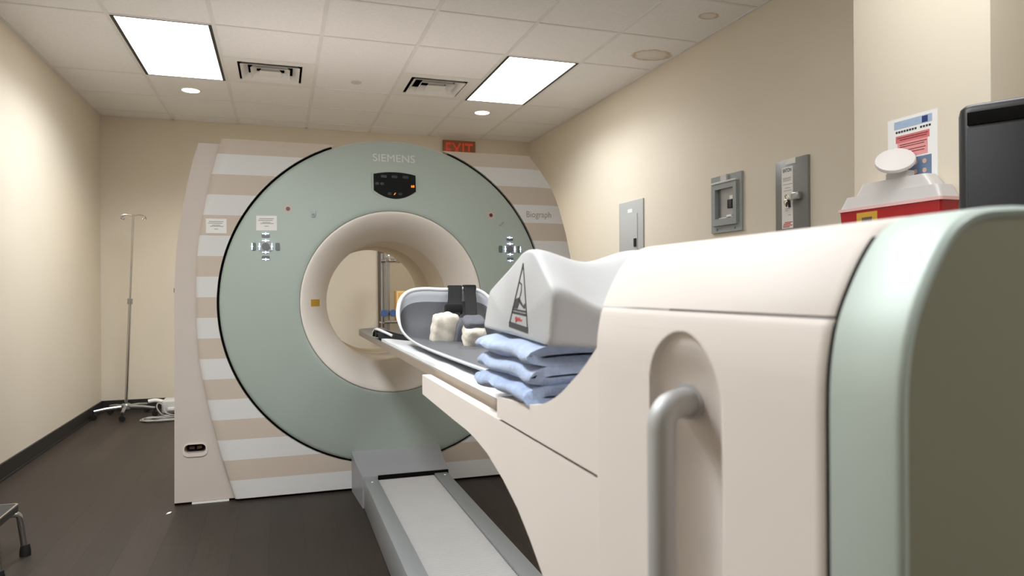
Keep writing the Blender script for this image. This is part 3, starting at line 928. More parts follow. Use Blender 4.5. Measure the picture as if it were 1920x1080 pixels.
# pallet: long thin board, slightly dished, rounded at the head end
PZ = 0.900
def pallet_half(y):
    if y < 3.75: return 0.205
    q = (y - 3.75) / 0.262
    return 0.205 * (max(0.0, 1 - max(0.0, q) ** 3.0)) ** 0.5 if q < 1 else 0.0
def pallet_mesh():
    ys = [0.80 + 2.95 * k / 30 for k in range(31)] + [3.75 + 0.26 * (k / 14) for k in range(1, 15)]
    n = 16; V = []
    for y in ys:
        hw = max(0.05, pallet_half(y))
        for k in range(n + 1):
            u = -1 + 2 * k / n
            V.append((PX + u * hw, y, PZ - 0.020 * (1 - u * u)))
    k0 = len(V)
    V += [(x, y, z - 0.026 if abs(x - PX) > 0 else z - 0.026) for x, y, z in V]
    w = n + 1; N = len(ys)
    F = [(i * w + k, i * w + k + 1, (i + 1) * w + k + 1, (i + 1) * w + k) for i in range(N - 1) for k in range(n)]
    F += [tuple(q + k0 for q in f[::-1]) for f in F]
    F += [(i * w, (i + 1) * w, (i + 1) * w + k0, i * w + k0) for i in range(N - 1)]
    F += [(i * w + n, (i + 1) * w + n, (i + 1) * w + n + k0, i * w + n + k0) for i in range(N - 1)]
    F += [(k, k + 1, k + 1 + k0, k + k0) for k in range(n)] + [((N - 1) * w + k, (N - 1) * w + k + 1, (N - 1) * w + k + 1 + k0, (N - 1) * w + k + k0) for k in range(n)]
    return MB().add(V, F)
pl_ = pallet_mesh().build('pallet', M['pallet'], t, angle=50)
MB().box(0.3985, 0.4005, 0.80, 3.74, 0.8735, 0.899).build('edge_strip', M['trayedge'], pl_)

# ------------------------------------------------------------------ things lying on the table
def pad_mesh():
    y0, y1 = 1.20, 2.93; n = 20; ny = 40; th = 0.016
    V = []
    for j in range(ny + 1):
        y = y0 + (y1 - y0) * j / ny
        for k in range(n + 1):
            u = -1 + 2 * k / n
            e = 0.006 * max(0, abs(u) - 0.85) / 0.15
            V.append((PX + u * 0.204, y, PZ - 0.020 * (1 - u * u) + th - e + 0.0015 * math.sin(y * 19 + u * 3)))
    k0 = len(V)
    V += [(PX + (-1 + 2 * k / n) * 0.204, y0 + (y1 - y0) * j / ny, PZ + 0.0006 - 0.020 * (1 - (-1 + 2 * k / n) ** 2)) for j in range(ny + 1) for k in range(n + 1)]
    w = n + 1
    F = [(i * w + k, i * w + k + 1, (i + 1) * w + k + 1, (i + 1) * w + k) for i in range(ny) for k in range(n)]
    F += [tuple(q + k0 for q in f[::-1]) for f in F]
    F += [(i * w, (i + 1) * w, (i + 1) * w + k0, i * w + k0) for i in range(ny)] + [(i * w + n, (i + 1) * w + n, (i + 1) * w + n + k0, i * w + n + k0) for i in range(ny)]
    F += [(k, k + 1, k + 1 + k0, k + k0) for k in range(n)] + [(ny * w + k, ny * w + k + 1, ny * w + k + 1 + k0, ny * w + k + k0) for k in range(n)]
    return MB().add(V, F)
tag(pad_mesh().build('table_pad', M['pad'], angle=50), 'thin white vinyl pad covering the long scanner pallet', 'pad')

# dark crumpled strap across the head end of the pallet
def strap_over(u, v):
    x = 0.392 + 0.40 * u
    y = 2.945 + 0.20 * v
    hump = 0.030 * math.exp(-((v - 0.75) / 0.16) ** 2) + 0.022 * math.exp(-((v - 0.25) / 0.18) ** 2)
    uu = (x - PX) / 0.205
    return (x, y + 0.03 * math.sin(u * 5), PZ + 0.004 - 0.018 * max(0, 1 - uu * uu) + hump * (0.8 + 0.3 * math.sin(u * 9 + 1)))
mb = MB(); mb.grid(strap_over, 30, 24)
s_ = mb.build('head_strap', M['strap'])
md = s_.modifiers.new('thick', 'SOLIDIFY'); md.thickness = 0.006; md.offset = 1
tag(s_, 'crumpled black strap lying across the head end of the pallet', 'strap')
mb = MB()
mb.tube(spline([(0.394, 3.14, 0.925), (0.40, 3.08, 0.942), (0.42, 2.99, 0.935), (0.45, 2.96, 0.92)], 6), 0.006, 8)
mb.build('strap_edge', M['pad'], s_, label='pale worn edge')

# grey head and arm cradle
cr = thing('head_cradle', 'grey scooped head and arm cradle with pale rim and black straps', 'head support', (0.63, 2.0, 0.915))
half_rim = [(0.436, 1.34, 0.937), (0.430, 1.65, 0.934), (0.426, 2.05, 0.934), (0.424, 2.35, 0.942), (0.424, 2.55, 0.966), (0.427, 2.65, 1.005), (0.436, 2.705, 1.045), (0.455, 2.735, 1.083), (0.490, 2.750, 1.108), (0.545, 2.757, 1.116), (0.63, 2.760, 1.113)]
rim = half_rim + [(1.26 - x, y, z) for x, y, z in reversed(half_rim[:-1])]
RIMP = spline(rim, 6)
def foot_of(p):
    c = Vector((0.63, min(p.y, 2.35), 0))
    d = Vector((p.x, p.y, 0)) - c
    ln = d.length
    k = max(0.0, (ln - 0.085) / ln) if ln > 0.1 else 0.2
    if p.y > 2.35: k = max(0.0, (ln - 0.13) / ln)
    q = c + d * k
    return Vector((q.x, q.y, 0.927))
def cradle_pt(p, s):
    f = foot_of(p); c = Vector((p.x, p.y, 0.930)).lerp(f, 0.10); c.z = 0.925
    spine = Vector((0.63, min(p.y, 2.35), 0.922))
    if s < 0.75:
        q = s / 0.75
        return p * (1 - q) ** 2 + c * 2 * q * (1 - q) + f * q * q
    q = (s - 0.75) / 0.25
    return f.lerp(spine, q)
def surf(s0, s1, ns, off):
    mb = MB(); N = len(RIMP)
    V = []
    for p in RIMP:
        for k in range(ns + 1):
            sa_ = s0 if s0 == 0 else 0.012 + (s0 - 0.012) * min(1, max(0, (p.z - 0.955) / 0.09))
            q = cradle_pt(p, sa_ + (s1 - sa_) * k / ns)
            inw = (Vector((0.63, min(p.y, 2.35), q.z)) - q)
            inw = inw.normalized() if inw.length > 1e-4 else Vector((0, 0, 0))
            wall = max(0.0, 1 - (s0 + (s1 - s0) * k / ns) / 0.6)
            V.append(q + inw * off * wall + Vector((0, 0, off * (1 - wall))))
    F = [(i * (ns + 1) + k, i * (ns + 1) + k + 1, (i + 1) * (ns + 1) + k + 1, (i + 1) * (ns + 1) + k) for i in range(N - 1) for k in range(ns)]
    return mb.add(V, F)
sh = surf(0, 1, 18, 0.0).build('shell', M['shell'], cr, angle=80, weld=True)
md = sh.modifiers.new('thick', 'SOLIDIFY'); md.thickness = 0.008; md.offset = 0
ln_ = surf(0.11, 1.0, 18, 0.007).build('shade_lining', M['shell_shade'], cr, angle=80, weld=True)  # added dark layer paints the hollow's shade; the lit top edge stays pale
MB().tube(RIMP, [0.0015 + 0.0065 * min(1, max(0, (p.z - 0.952) / 0.06)) for p in RIMP], 10).build('rim', M['pad'], cr, label='pale rolled rim')
# straps hung over the rear rim, each holding a padded block
def strap(x, end, w):
    ex_, ey_, ez_ = end
    path = [(x, 2.785, 1.03), (x, 2.777, 1.09), (x, 2.762, 1.128), (x - 0.002, 2.740, 1.122)]
    for k in range(1, 5):
        q = k / 4
        path.append((x + (ex_ - x) * q, 2.735 + (ey_ - 2.735) * q, 1.115 + (ez_ - 1.115) * q - 0.012 * math.sin(PI * q)))
    P = spline(path, 5); mb = MB()
    def f(u, v):
        i = min(int(u * (len(P) - 1)), len(P) - 2); k = u * (len(P) - 1) - i
        q = P[i].lerp(P[i + 1], k)
        return (q.x + (v - 0.5) * w, q.y + 0.002 * math.sin(v * 6), q.z)
    mb.grid(f, len(P) - 1, 4)
    o = mb.build('strap', M['strap'], cr)
    md = o.modifiers.new('thick', 'SOLIDIFY'); md.thickness = 0.004
    return o
s1 = strap(0.672, (0.590, 2.46, 1.020), 0.056)
lb_ = MB().box(0.575, 0.642, 2.50, 2.53, 1.020, 1.062, bev=0.010).build('buckle', M['strap'], s1)
s2 = strap(0.732, (0.620, 2.30, 0.985), 0.046)
MB().box(0.707, 0.760, 2.742, 2.782, 1.106, 1.132, bev=0.006).build('buckle', M['strap'], s2)

def lump(mb, c, h, rot, rough=0.006, p=5.0, n=22, seed=0):
    """soft rectangular block"""
    rnd_ = random.Random(seed)
    ph = [rnd_.uniform(0, 6) for _ in range(6)]
    Mx = Matrix.Rotation(rot[2], 3, 'Z') @ Matrix.Rotation(rot[1], 3, 'Y') @ Matrix.Rotation(rot[0], 3, 'X')
    V = []
    for i in range(n + 1):
        th = -PI / 2 + PI * i / n
        for k in range(2 * n):
            a = 2 * PI * k / (2 * n)
            d = Vector((math.cos(th) * math.cos(a), math.cos(th) * math.sin(a), math.sin(th)))
            s = (abs(d.x) ** p + abs(d.y) ** p + abs(d.z) ** p) ** (-1 / p)
            q = d * s
            w = 1 + rough * 8 * (math.sin(5 * q.x + ph[0]) * math.sin(4 * q.y + ph[1]) + 0.5 * math.sin(9 * q.z + ph[2] + 3 * q.x))
            v = Vector((q.x * h[0] * w, q.y * h[1] * w, q.z * h[2] * w))
            V.append(Vector(c) + Mx @ v)
    F = []
    m = 2 * n
    for i in range(n):
        for k in range(m):
            F.append((i * m + k, i * m + (k + 1) % m, (i + 1) * m + (k + 1) % m, (i + 1) * m + k))
    return mb.add(V, F)
# gauze-wrapped blocks
def block(c, h, rot, label, seed):
    t_ = thing('gauze_pad', label, 'pad', (c[0], c[1], c[2] - h[2]), group='gauze-wrapped pads in the head cradle')
    lump(MB(), c, h, rot, 0.008, 5, 22, seed).build('wrap', M['gauze'], t_, angle=60)
    Mx = Matrix.Rotation(rot[2], 3, 'Z') @ Matrix.Rotation(rot[1], 3, 'Y') @ Matrix.Rotation(rot[0], 3, 'X')
    return t_, Mx
B1, B2 = (0.553, 2.42, 0.972), (0.600, 2.20, 0.962)
b1, Mx = block(B1, (0.045, 0.028, 0.058), (0.22, 0.10, 0.05), 'beige gauze-wrapped pad with grey foam side, left of the two in the cradle', 1)
lump(MB(), Vector(B1) + Mx @ Vector((0.050, -0.010, -0.008)), (0.019, 0.030, 0.056), (0.22, 0.10, 0.05), 0.004, 3.2, 18, 2).build('foam_side', M['greyfoam'], b1, angle=60)
b2, Mx = block(B2, (0.036, 0.036, 0.040), (0.45, -0.03, -0.03), 'white gauze-wrapped pad below the right black strap', 3)
lump(MB(), Vector(B2) + Mx @ Vector((0.0, 0.014, 0.044)), (0.036, 0.032, 0.014), (0.45, -0.03, -0.03), 0.006, 4, 18, 4).build('foam_top', M['greyfoam'], b2, angle=60)

# folded blue blankets
def cloth(name, path, y0, y1, th, m, seed, label):
    rn = random.Random(seed); ph = [rn.uniform(0, 6.3) for _ in range(8)]
    P = spline([(x, 0, z) for x, z in path], 6)
    N = len(P); ny = 36
    nr = []
    for i in range(N):
        d = (P[min(i + 1, N - 1)] - P[max(i - 1, 0)]).normalized()
        nr.append(Vector((-d.z, 0, d.x)))
    loop = [P[i] + nr[i] * th / 2 for i in range(N)] + [P[i] - nr[i] * th / 2 for i in reversed(range(N))]
    m2 = len(loop); V = []
    for j in range(ny + 1):
        v = j / ny
        e = min(v, 1 - v) * (y1 - y0)
        sh_ = 0.0
        y = y0 + (y1 - y0) * v
        for q in loop:
            w = 0.0035 * math.sin(y * 24 + q.z * 60 + ph[0]) * math.sin(q.z * 110 + ph[1]) + 0.0016 * math.sin(y * 61 + q.x * 40 + ph[2])
            yy = y + 0.012 * math.sin(q.x * 23 + ph[3]) * (1 - v) + 0.006 * math.sin(q.z * 160 + ph[4])
            zz = q.z + 0.5 * w + 0.0025 * math.sin(y * 40 + ph[5])
            V.append((q.x + w, yy, zz))
    F = [(j * m2 + k, j * m2 + (k + 1) % m2, (j + 1) * m2 + (k + 1) % m2, (j + 1) * m2 + k) for j in range(ny) for k in range(m2)]
    half = N
    for base in (0, ny * m2):
        F += [(base + i, base + i + 1, base + m2 - 2 - i, base + m2 - 1 - i) for i in range(N - 1)]
    o = MB().add(V, F).build(name, m, angle=75)
    tag(o, label, 'blanket', 'folded blankets on the table')
    return o
def ser(xl, xr, levels, bulge):
    """serpentine folds: open ends on the right, round folds on the left"""
    pts = []
    for i, z in enumerate(levels):
        if i % 2 == 0:
            pts += [(xr, z), ((xl + xr) / 2, z + 0.001), (xl + 0.05, z + .0015), (xl + 0.018, z)]
            if i + 1 < len(levels):
                zm = (z + levels[i + 1]) / 2
                pts += [(xl - bulge, zm)]
        else:
            pts += [(xl + 0.018, z), (xl + 0.05, z - .001), ((xl + xr) / 2, z), (xr, z)]
            if i + 1 < len(levels):
                zm = (z + levels[i + 1]) / 2
                pts += [(xr + 0.010, zm)]
    return pts
cloth('folded_blanket', ser(0.377, 0.72, [1.0190, 1.0020, 0.9860, 0.9700], 0.006), 1.015, 1.318, 0.0150, M['blue'], 3, 'light blue folded thermal blanket on top of the stack, under the white foam')
cloth('folded_blanket', ser(0.370, 0.72, [0.9545, 0.9385], 0.007), 1.003, 1.305, 0.0150, M['blue2'], 9, 'blue-grey folded thermal blanket at the bottom of the stack on the table')

# white foam bolster with a printed triangle
fb = thing('foam_bolster', 'white coated foam bolster with triangle logo resting on blue blankets', 'foam support', (0.59, 1.16, 1.030))
FX0, FX1 = 0.388, 0.80
FPf = [(1.355, 1.037), (1.316, 1.110), (1.105, 1.181), (1.058, 1.180), (0.972, 1.112), (0.990, 1.026)]
def foam_profile():
    out = []
    P = [Vector((y, z, 0)) for y, z in FPf]; N = len(P)
    rs = [0.008, 0.012, 0.018, 0.018, 0.014, 0.012]
    for i in range(N):
        a, b, c = P[i - 1], P[i], P[(i + 1) % N]
        d1 = (a - b); d2 = (c - b)
        s = b + d1.normalized() * rs[i]; e = b + d2.normalized() * rs[i]
        for k in range(6):
            q = k / 5
            out.append(s * (1 - q) ** 2 + b * 2 * q * (1 - q) + e * q * q)
        # points along the straight run
        nx = c + (b - c).normalized() * rs[(i + 1) % N]
        for k in range(1, 6): out.append(e.lerp(nx, k / 6))
    return [(p.x, p.y) for p in out]
FP = foam_profile()
def saddle_dip(x):
    u = (x - FX0) / 0.20
    return 0.5 - 0.5 * math.cos(2 * PI * min(max(u, 0), 1)) if u < 1 else 0.5 - 0.5 * math.cos(2 * PI * ((u - 1) if u < 2 else 1))
nx = 48; V = []; m = len(FP)
cyz = (1.16, 1.09)
xs = [FX0, FX0 + 0.002, FX0 + 0.006, FX0 + 0.012] + [FX0 + 0.012 + (FX1 - FX0 - 0.024) * k / nx for k in range(1, nx)] + [FX1 - 0.012, FX1 - 0.006, FX1 - 0.002, FX1]
for x in xs:
    e = min(x - FX0, FX1 - x)
    ins = 0.010 * (1 - math.sqrt(max(0, 1 - (1 - min(1, e / 0.012)) ** 2)))
    for y, z in FP:
        dip = saddle_dip(x)
        hgt = max(0, (z - 1.030) / 0.15)
        fr = min(1.0, max(0.0, (1.06 - y) / 0.07))
        hh = min(1.0, max(0.0, (z - 1.035) / 0.07)); hh = hh * hh * (3 - 2 * hh)
        zz = z - dip * (0.021 * hgt * hh + 0.022 * fr * hh + 0.008 * (1 - hh) * fr)
        d = Vector((y - cyz[0], z - cyz[1]))
        d = d.normalized() * ins if d.length > 0 else d
        V.append((x, y - d.x, zz - d.y))
N = len(xs)
F = [(i * m + k, i * m + (k + 1) % m, (i + 1) * m + (k + 1) % m, (i + 1) * m + k) for i in range(N - 1) for k in range(m)] + [tuple(range(m)), tuple((N - 1) * m + k for k in range(m))[::-1]]
MB().add(V, F).build('foam_block', M['foam'], fb, angle=50)
# printed mark on the left end: local u runs toward the camera (-Y), v up
LX = FX0 - 0.0006
def lp(px, py):    # picture-like coordinates of the mark -> (y, z) on the end face
    return Vector((1.183 - px, 1.050 + py))
def stroke(mb, pts, w):
    Q = [lp(*p) for p in pts]
    for a, b in zip(Q, Q[1:]):
        d = (b - a).normalized(); n_ = Vector((-d.y, d.x)) * w / 2; a2 = a - d * w * .3; b2 = b + d * w * .3
        q = [a2 + n_, b2 + n_, b2 - n_, a2 - n_]
        mb.add([(LX, v.x, v.y) for v in q] + [(LX + 0.0004, v.x, v.y) for v in q], [(0, 1, 2, 3), (4, 5, 6, 7), (0, 1, 5, 4), (1, 2, 6, 5), (2, 3, 7, 6), (3, 0, 4, 7)])
mb = MB()
stroke(mb, [(0.002, 0.004), (0.077, 0.106), (0.096, 0.000)], 0.004)
stroke(mb, [(0.002, 0.002), (0.096, -0.004)], 0.010)
stroke(mb, [(0.016, 0.024), (0.092, 0.021)], 0.004)
stroke(mb, [(0.019, 0.029), (0.091, 0.0265)], 0.003)
stroke(mb, [(0.060, 0.075), (0.068, 0.072), (0.066, 0.060), (0.058, 0.050), (0.056, 0.043)], 0.003)
Q = [lp(*p) for p in ((0.020, 0.031), (0.040, 0.048), (0.055, 0.050), (0.078, 0.036), (0.084, 0.041), (0.086, 0.033), (0.080, 0.031), (0.056, 0.041), (0.046, 0.031))]
tr = tessellate_polygon([[Vector((p.x, p.y, 0)) for p in Q]])
mb.add([(LX, p.x, p.y) for p in Q], [tuple(x) for x in tr])
mk = mb.build('printed_mark', M['inkdark'], fb, label='grey printed triangle mark')
mb = MB()
stroke(mb, [(0.034, 0.015), (0.037, 0.007), (0.040, 0.016), (0.043, 0.010)], 0.0025)
stroke(mb, [(0.043, 0.010), (0.048, 0.015), (0.052, 0.010), (0.057, 0.015), (0.061, 0.010), (0.068, 0.012)], 0.0025)
mb.build('red_mark', M['inkred'], mk)

# ------------------------------------------------------------------ electrical panels on the right wall
def wl(mb, y0, y1, z0, z1, x0, x1, bev=0.0):
    return mb.box(XR - x1, XR - x0, y0, y1, z0, z1, bev=bev)
# 1: pale door panel
e1 = thing('electrical_panel', 'pale grey flush electrical panel with small black latch, nearest the scanner', 'electrical panel', (XR, 5.0, 1.25), group='electrical panels on the right wall')
wl(MB(), 4.80, 5.20, 1.20, 1.808, -0.003, 0.012, 0.002).build('cover', M['panelgrey'], e1)
wl(MB(), 4.885, 5.16, 1.24, 1.70, 0.012, 0.017, 0.001).build('door', M['panelgrey'], e1)
wl(MB(), 4.895, 4.935, 1.44, 1.505, 0.017, 0.024, 0.002).build('latch', M['black'], e1)
wl(MB(), 4.97, 5.045, 1.715, 1.745, 0.012, 0.014).build('name_tag', M['white'], e1)
# 2: open-framed breaker box
e2 = thing('breaker_box', 'blue-grey recessed breaker box with single black switch, in the middle of three', 'electrical panel', (XR, 3.74, 1.46), group='electrical panels on the right wall')
y0, y1, z0, z1 = 3.584, 3.898, 1.462, 1.822
def yz_frame(mb, o, i, xa, xb):
    mb.prism([(o[0], o[2]), (o[1], o[2]), (o[1], o[3]), (o[0], o[3])], XR - xb, XR - xa, 'X', holes=[[(i[0], i[2]), (i[0], i[3]), (i[1], i[3]), (i[1], i[2])]])
    return mb
yz_frame(MB(), (y0, y1, z0, z1), (3.65, 3.835, 1.548, 1.735), 0, 0.014).build('cover', M['panelgrey2'], e2)
yz_frame(MB(), (3.618, 3.868, 1.505, 1.772), (3.65, 3.835, 1.548, 1.735), 0.014, 0.030).build('raised_frame', M['panelgrey2'], e2)
wl(MB(), 3.65, 3.835, 1.548, 1.735, 0.001, 0.004).build('inner_plate', M['steel'], e2)
sw = wl(MB(), 3.672, 3.718, 1.607, 1.662, 0.004, 0.022, 0.002).build('breaker_switch', M['black'], e2)
wl(MB(), 3.676, 3.714, 1.664, 1.688, 0.004, 0.006).build('switch_tag', M['white'], e2)
wl(MB(), 3.695, 3.745, 1.552, 1.570, 0.004, 0.008).box(XR - 0.008, XR - 0.004, 3.655, 3.825, 1.5485, 1.556).build('white_tab', M['white'], e2)
wl(MB(), 3.612, 3.874, 1.770, 1.782, 0.014, 0.036, 0.002).box(XR - 0.03, XR - 0.014, 3.715, 3.775, 1.782, 1.822).build('top_flange', M['device'], e2)
for yy, zz in ((3.65, 1.482), (3.835, 1.482)):
    MB().lathe([(0.0005, XR - 0.017), (0.006, XR - 0.017), (0.007, XR - 0.0135)], (yy, zz), 'X', 14).build('screw', M['button'], e2)
# 3: tall steel panel with instruction strip and padlock
e3 = thing('electrical_panel', 'tall steel-grey electrical panel with white instruction strip and padlocked latch', 'electrical panel', (XR, 3.15, 1.33), group='electrical panels on the right wall')
wl(MB(), 3.021, 3.276, 1.33, 1.818, -0.003, 0.016, 0.003).build('door', M['panelgrey3'], e3)
lb = wl(MB(), 3.134, 3.222, 1.437, 1.776, 0.016, 0.0175).build('instruction_strip', M['white'], e3)
V, F = text_geo('EATON', 0.020, width=0.066, bold=0.02)
MB().add([(XR - 0.0182, 3.210 - p[0], 1.748 + p[1]) for p in V], F).build('maker_lettering', M['inkblue'], lb)
mb = MB()
for k, (zz, a, b) in enumerate(((1.715, .12, .85), (1.708, .12, .8), (1.70, .12, .85), (1.68, 0.1, .95), (1.66, .3, .8), (1.645, .2, .9), (1.60, .3, .7), (1.575, .35, .7), (1.545, .3, .75), (1.535, .3, .6), (1.51, .6, .8))):
    mb.box(XR - 0.0181, XR - 0.0175, 3.222 - 0.088 * b, 3.222 - 0.088 * a, zz - 0.0016, zz + 0.0016)
mb.build('lettering', M['ink'], lb)
mb = MB()
for zz, a, b in ((1.470, .25, .95), (1.462, .15, .8), (1.454, .1, .95), (1.446, .1, .7)):
    mb.box(XR - 0.0181, XR - 0.0175, 3.222 - 0.088 * b, 3.222 - 0.088 * a, zz - 0.0024, zz + 0.0024)
mb.build('red_print', M['inkred'], lb)
wl(MB(), 3.112, 3.190, 1.788, 1.818, 0.016, 0.018).build('top_tag', M['white'], e3)
lt = wl(MB(), 3.060, 3.120, 1.585, 1.625, 0.016, 0.045, 0.004).build('latch', M['steel'], e3)
pk = MB().tube(spline([(XR - 0.05, 3.125, 1.600), (XR - 0.055, 3.135, 1.615), (XR - 0.055, 3.150, 1.612), (XR - 0.05, 3.150, 1.592)], 5), 0.0035, 8).box(XR - 0.060, XR - 0.042, 3.118, 3.158, 1.560, 1.592, bev=0.004).build('padlock', M['brass'], e3)
MB().tube([(XR - 0.055, 3.125, 1.588), (XR - 0.055, 3.115, 1.545)], 0.007, 8).tube([(XR - 0.06, 3.130, 1.575), (XR - 0.06, 3.135, 1.550)], 0.004, 8).build('keys', M['black'], pk)

# ------------------------------------------------------------------ flyer on the column
FXX = 2.3
fl = thing('flyer', 'white paper flyer with red and blue boxes taped to the column', 'poster', (FXX, 2.055, 1.495))
MB().box(FXX - 0.0012, FXX, 1.945, 2.166, 1.503, 1.769).build('sheet', M['paper'], fl)
def fly(y0, y1, z0, z1, m, name, k=1):
    return MB().box(FXX - 0.0012 - 0.0004 * k, FXX - 0.0012, y0, y1, z0, z1).build(name, m, fl)
M['flyblue'] = mat('flyer_pale_blue', (166, 188, 216), 0.7, vary=0.05, vscale=60)
M['flypink'] = mat('flyer_pink', (232, 160, 160), 0.7, vary=0.03)
M['flyred'] = mat('flyer_red', (216, 120, 124), 0.7, vary=0.03)
M['flynavy'] = mat('flyer_slate_blue', (108, 130, 160), 0.7, vary=0.03)
M['skin'] = mat('flyer_figures', (214, 176, 158), 0.7, vary=0.03)
fly(1.967, 2.135, 1.727, 1.757, M['flyblue'], 'banner')
fly(1.985, 2.010, 1.730, 1.754, M['inkblue'], 'banner_figure', 2)
mb = MB()
for k in range(13):
    if k != 8: mb.box(FXX - 0.0018, FXX - 0.0012, 2.128 - 0.0122 * k - 0.009, 2.128 - 0.0122 * k, 1.711, 1.719)
mb.build('heading_print', M['inkdark'], fl)
fly(1.978, 2.128, 1.672, 1.700, M['flyred'], 'red_box')
fly(1.986, 2.120, 1.612, 1.672, M['flypink'], 'pink_box')
mb = MB()
for zz, a, b in ((1.691, 1.985, 2.12), (1.683, 1.99, 2.11), (1.663, 1.99, 2.11), (1.655, 2.0, 2.11), (1.64, 1.995, 2.11), (1.63, 2.0, 2.1)): mb.box(FXX - 0.0020, FXX - 0.0012, a, b, zz - 0.0014, zz + 0.0014)
mb.build('red_box_print', M['boxred'], fl)
fly(1.970, 2.125, 1.530, 1.606, M['flynavy'], 'blue_box')
for yy in (2.00, 2.04, 2.08, 2.11):
    for zz in (1.585, 1.550):
        MB().lathe([(0.0003, FXX - 0.0022), (0.009, FXX - 0.0022), (0.009, FXX - 0.0012)], (yy, zz), 'X', 12).build('figure', M['skin'], fl)
fly(1.970, 2.010, 1.519, 1.527, M['inkdark'], 'footer_bar')

# ------------------------------------------------------------------ sharps container on the column
sh_ = thing('sharps_container', 'red sharps container with cloudy clear flip lid mounted on the column', 'sharps container', (2.25, 2.09, 1.08))
def taper(mb, a, b, n=6):
    (x0, x1, y0, y1, z0, r0), (X0, X1, Y0_, Y1_, Z1, r1) = a, b
    A_ = [(p[0], p[1], z0) for p in rrect(x0, x1, y0, y1, r0, n)]
    B_ = [(p[0], p[1], Z1) for p in rrect(X0, X1, Y0_, Y1_, r1, n)]
    m_ = len(A_)
    mb.add(A_ + B_, [tuple(range(m_)), tuple(range(m_, 2 * m_))] + [(k, (k + 1) % m_, (k + 1) % m_ + m_, k + m_) for k in range(m_)])
    return mb
taper(MB(), (2.212, 2.296, 1.880, 2.295, 1.10, 0.012), (2.202, 2.297, 1.853, 2.322, 1.420, 0.012)).build('body', M['red'], sh_)
taper(MB(), (2.198, 2.298, 1.846, 2.330, 1.419, 0.012), (2.198, 2.298, 1.846, 2.330, 1.431, 0.012)).build('rim', M['pinkrim'], sh_)
yl = MB().box(2.1995, 2.2075, 2.126, 2.227, 1.337, 1.408).build('hazard_label', M['yellow'], sh_)
MB().box(2.1988, 2.1996, 2.150, 2.200, 1.366, 1.388).build('hazard_print', M['doorframe'], yl)
lid = taper(MB(), (2.202, 2.297, 1.853, 2.318, 1.431, 0.012), (2.212, 2.297, 1.875, 2.300, 1.478, 0.02)).build('lid', M['clear'], sh_)
taper(MB(), (2.222, 2.296, 1.90, 2.262, 1.478, 0.02), (2.230, 2.294, 1.94, 2.235, 1.526, 0.02)).build('chute', M['clear'], lid)
# tipped-up round flap
mb = MB(); V = []; n = 40
for k in range(n):
    a = 2 * PI * k / n
    u, v = 0.088 * math.cos(a), 0.040 * math.sin(a)
    V.append((u, v))
AU = Vector((0.81, -0.27, 0.53)); AV = Vector((-0.31, 0.10, 0.53)) + Vector((0.60, 0.50, 0.0)) * 0.9
AV = (AV - AU * AV.dot(AU)).normalized(); AN = AU.cross(AV)
def flp(u, v, w):
    return Vector((2.225, 2.065, 1.598)) + AU * (u * 0.74) + AV * (v * 1.75) + AN * w
rings = [(1.0, 0.0), (1.04, 0.004), (1.04, 0.012), (0.96, 0.016), (0.80, 0.010), (0.4, 0.008)]
VV = [flp(u * s, v * s, -w) for s, w in rings for u, v in V]
FF = [(r_ * n + k, r_ * n + (k + 1) % n, (r_ + 1) * n + (k + 1) % n, (r_ + 1) * n + k) for r_ in range(len(rings) - 1) for k in range(n)] + [tuple(range(n)), tuple((len(rings) - 1) * n + k for k in range(n))]
mb.add(VV, FF)
mb.box(2.235, 2.275, 2.02, 2.12, 1.522, 1.552, bev=0.006)
mb.build('flap', M['clear'], lid, angle=50)
MB().box(2.292, 2.302, 1.92, 2.25, 1.06, 1.36).box(2.215, 2.29, 1.90, 2.26, 1.086, 1.0995).build('bracket', M['panelgrey3'], sh_)

# ------------------------------------------------------------------ black unit at the right edge
bt = thing('mesh_cabinet', 'tall black floor unit with fine mesh front and recessed slot, beside the column', 'appliance', (1.5, 1.22, 0), (0, 0, math.radians(-61.6)))
TH = 1.536; TWD, TDP = 0.46, 0.30
def lmesh(name, mb, m, parent, label=None, angle=35):
    return link(name, mb.mesh(name, angle), m, parent, label, world=False)
mb = MB(); rc = 0.028
pl2 = rrect(0.0, TWD, 0.0, TDP, rc, 8)
rows = [(0.0, 0), (1.51, 0), (1.526, 0.003), (1.534, 0.010), (TH, 0.022)]
V = []; n = len(pl2)
for z, ins in rows:
    V += [(TWD / 2 + (x - TWD / 2) * (1 - 2 * ins / TWD), TDP / 2 + (y - TDP / 2) * (1 - 2 * ins / TDP), z) for x, y in pl2]
mb.add(V, [tuple(range(n)), tuple((len(rows) - 1) * n + k for k in range(n))] + [(r_ * n + k, r_ * n + (k + 1) % n, (r_ + 1) * n + (k + 1) % n, (r_ + 1) * n + k) for r_ in range(len(rows) - 1) for k in range(n)])
lmesh('body', mb, M['black'], bt, angle=50)
lmesh('mesh_front', MB().box(0.022, TWD - 0.022, -0.006, 0.001, 0.05, 1.478, bev=0.002), M['perf'], bt)
lmesh('slot', MB().box(0.022, TWD - 0.022, -0.004, 0.001, 1.484, 1.514, bev=0.001), M['dark'], bt)

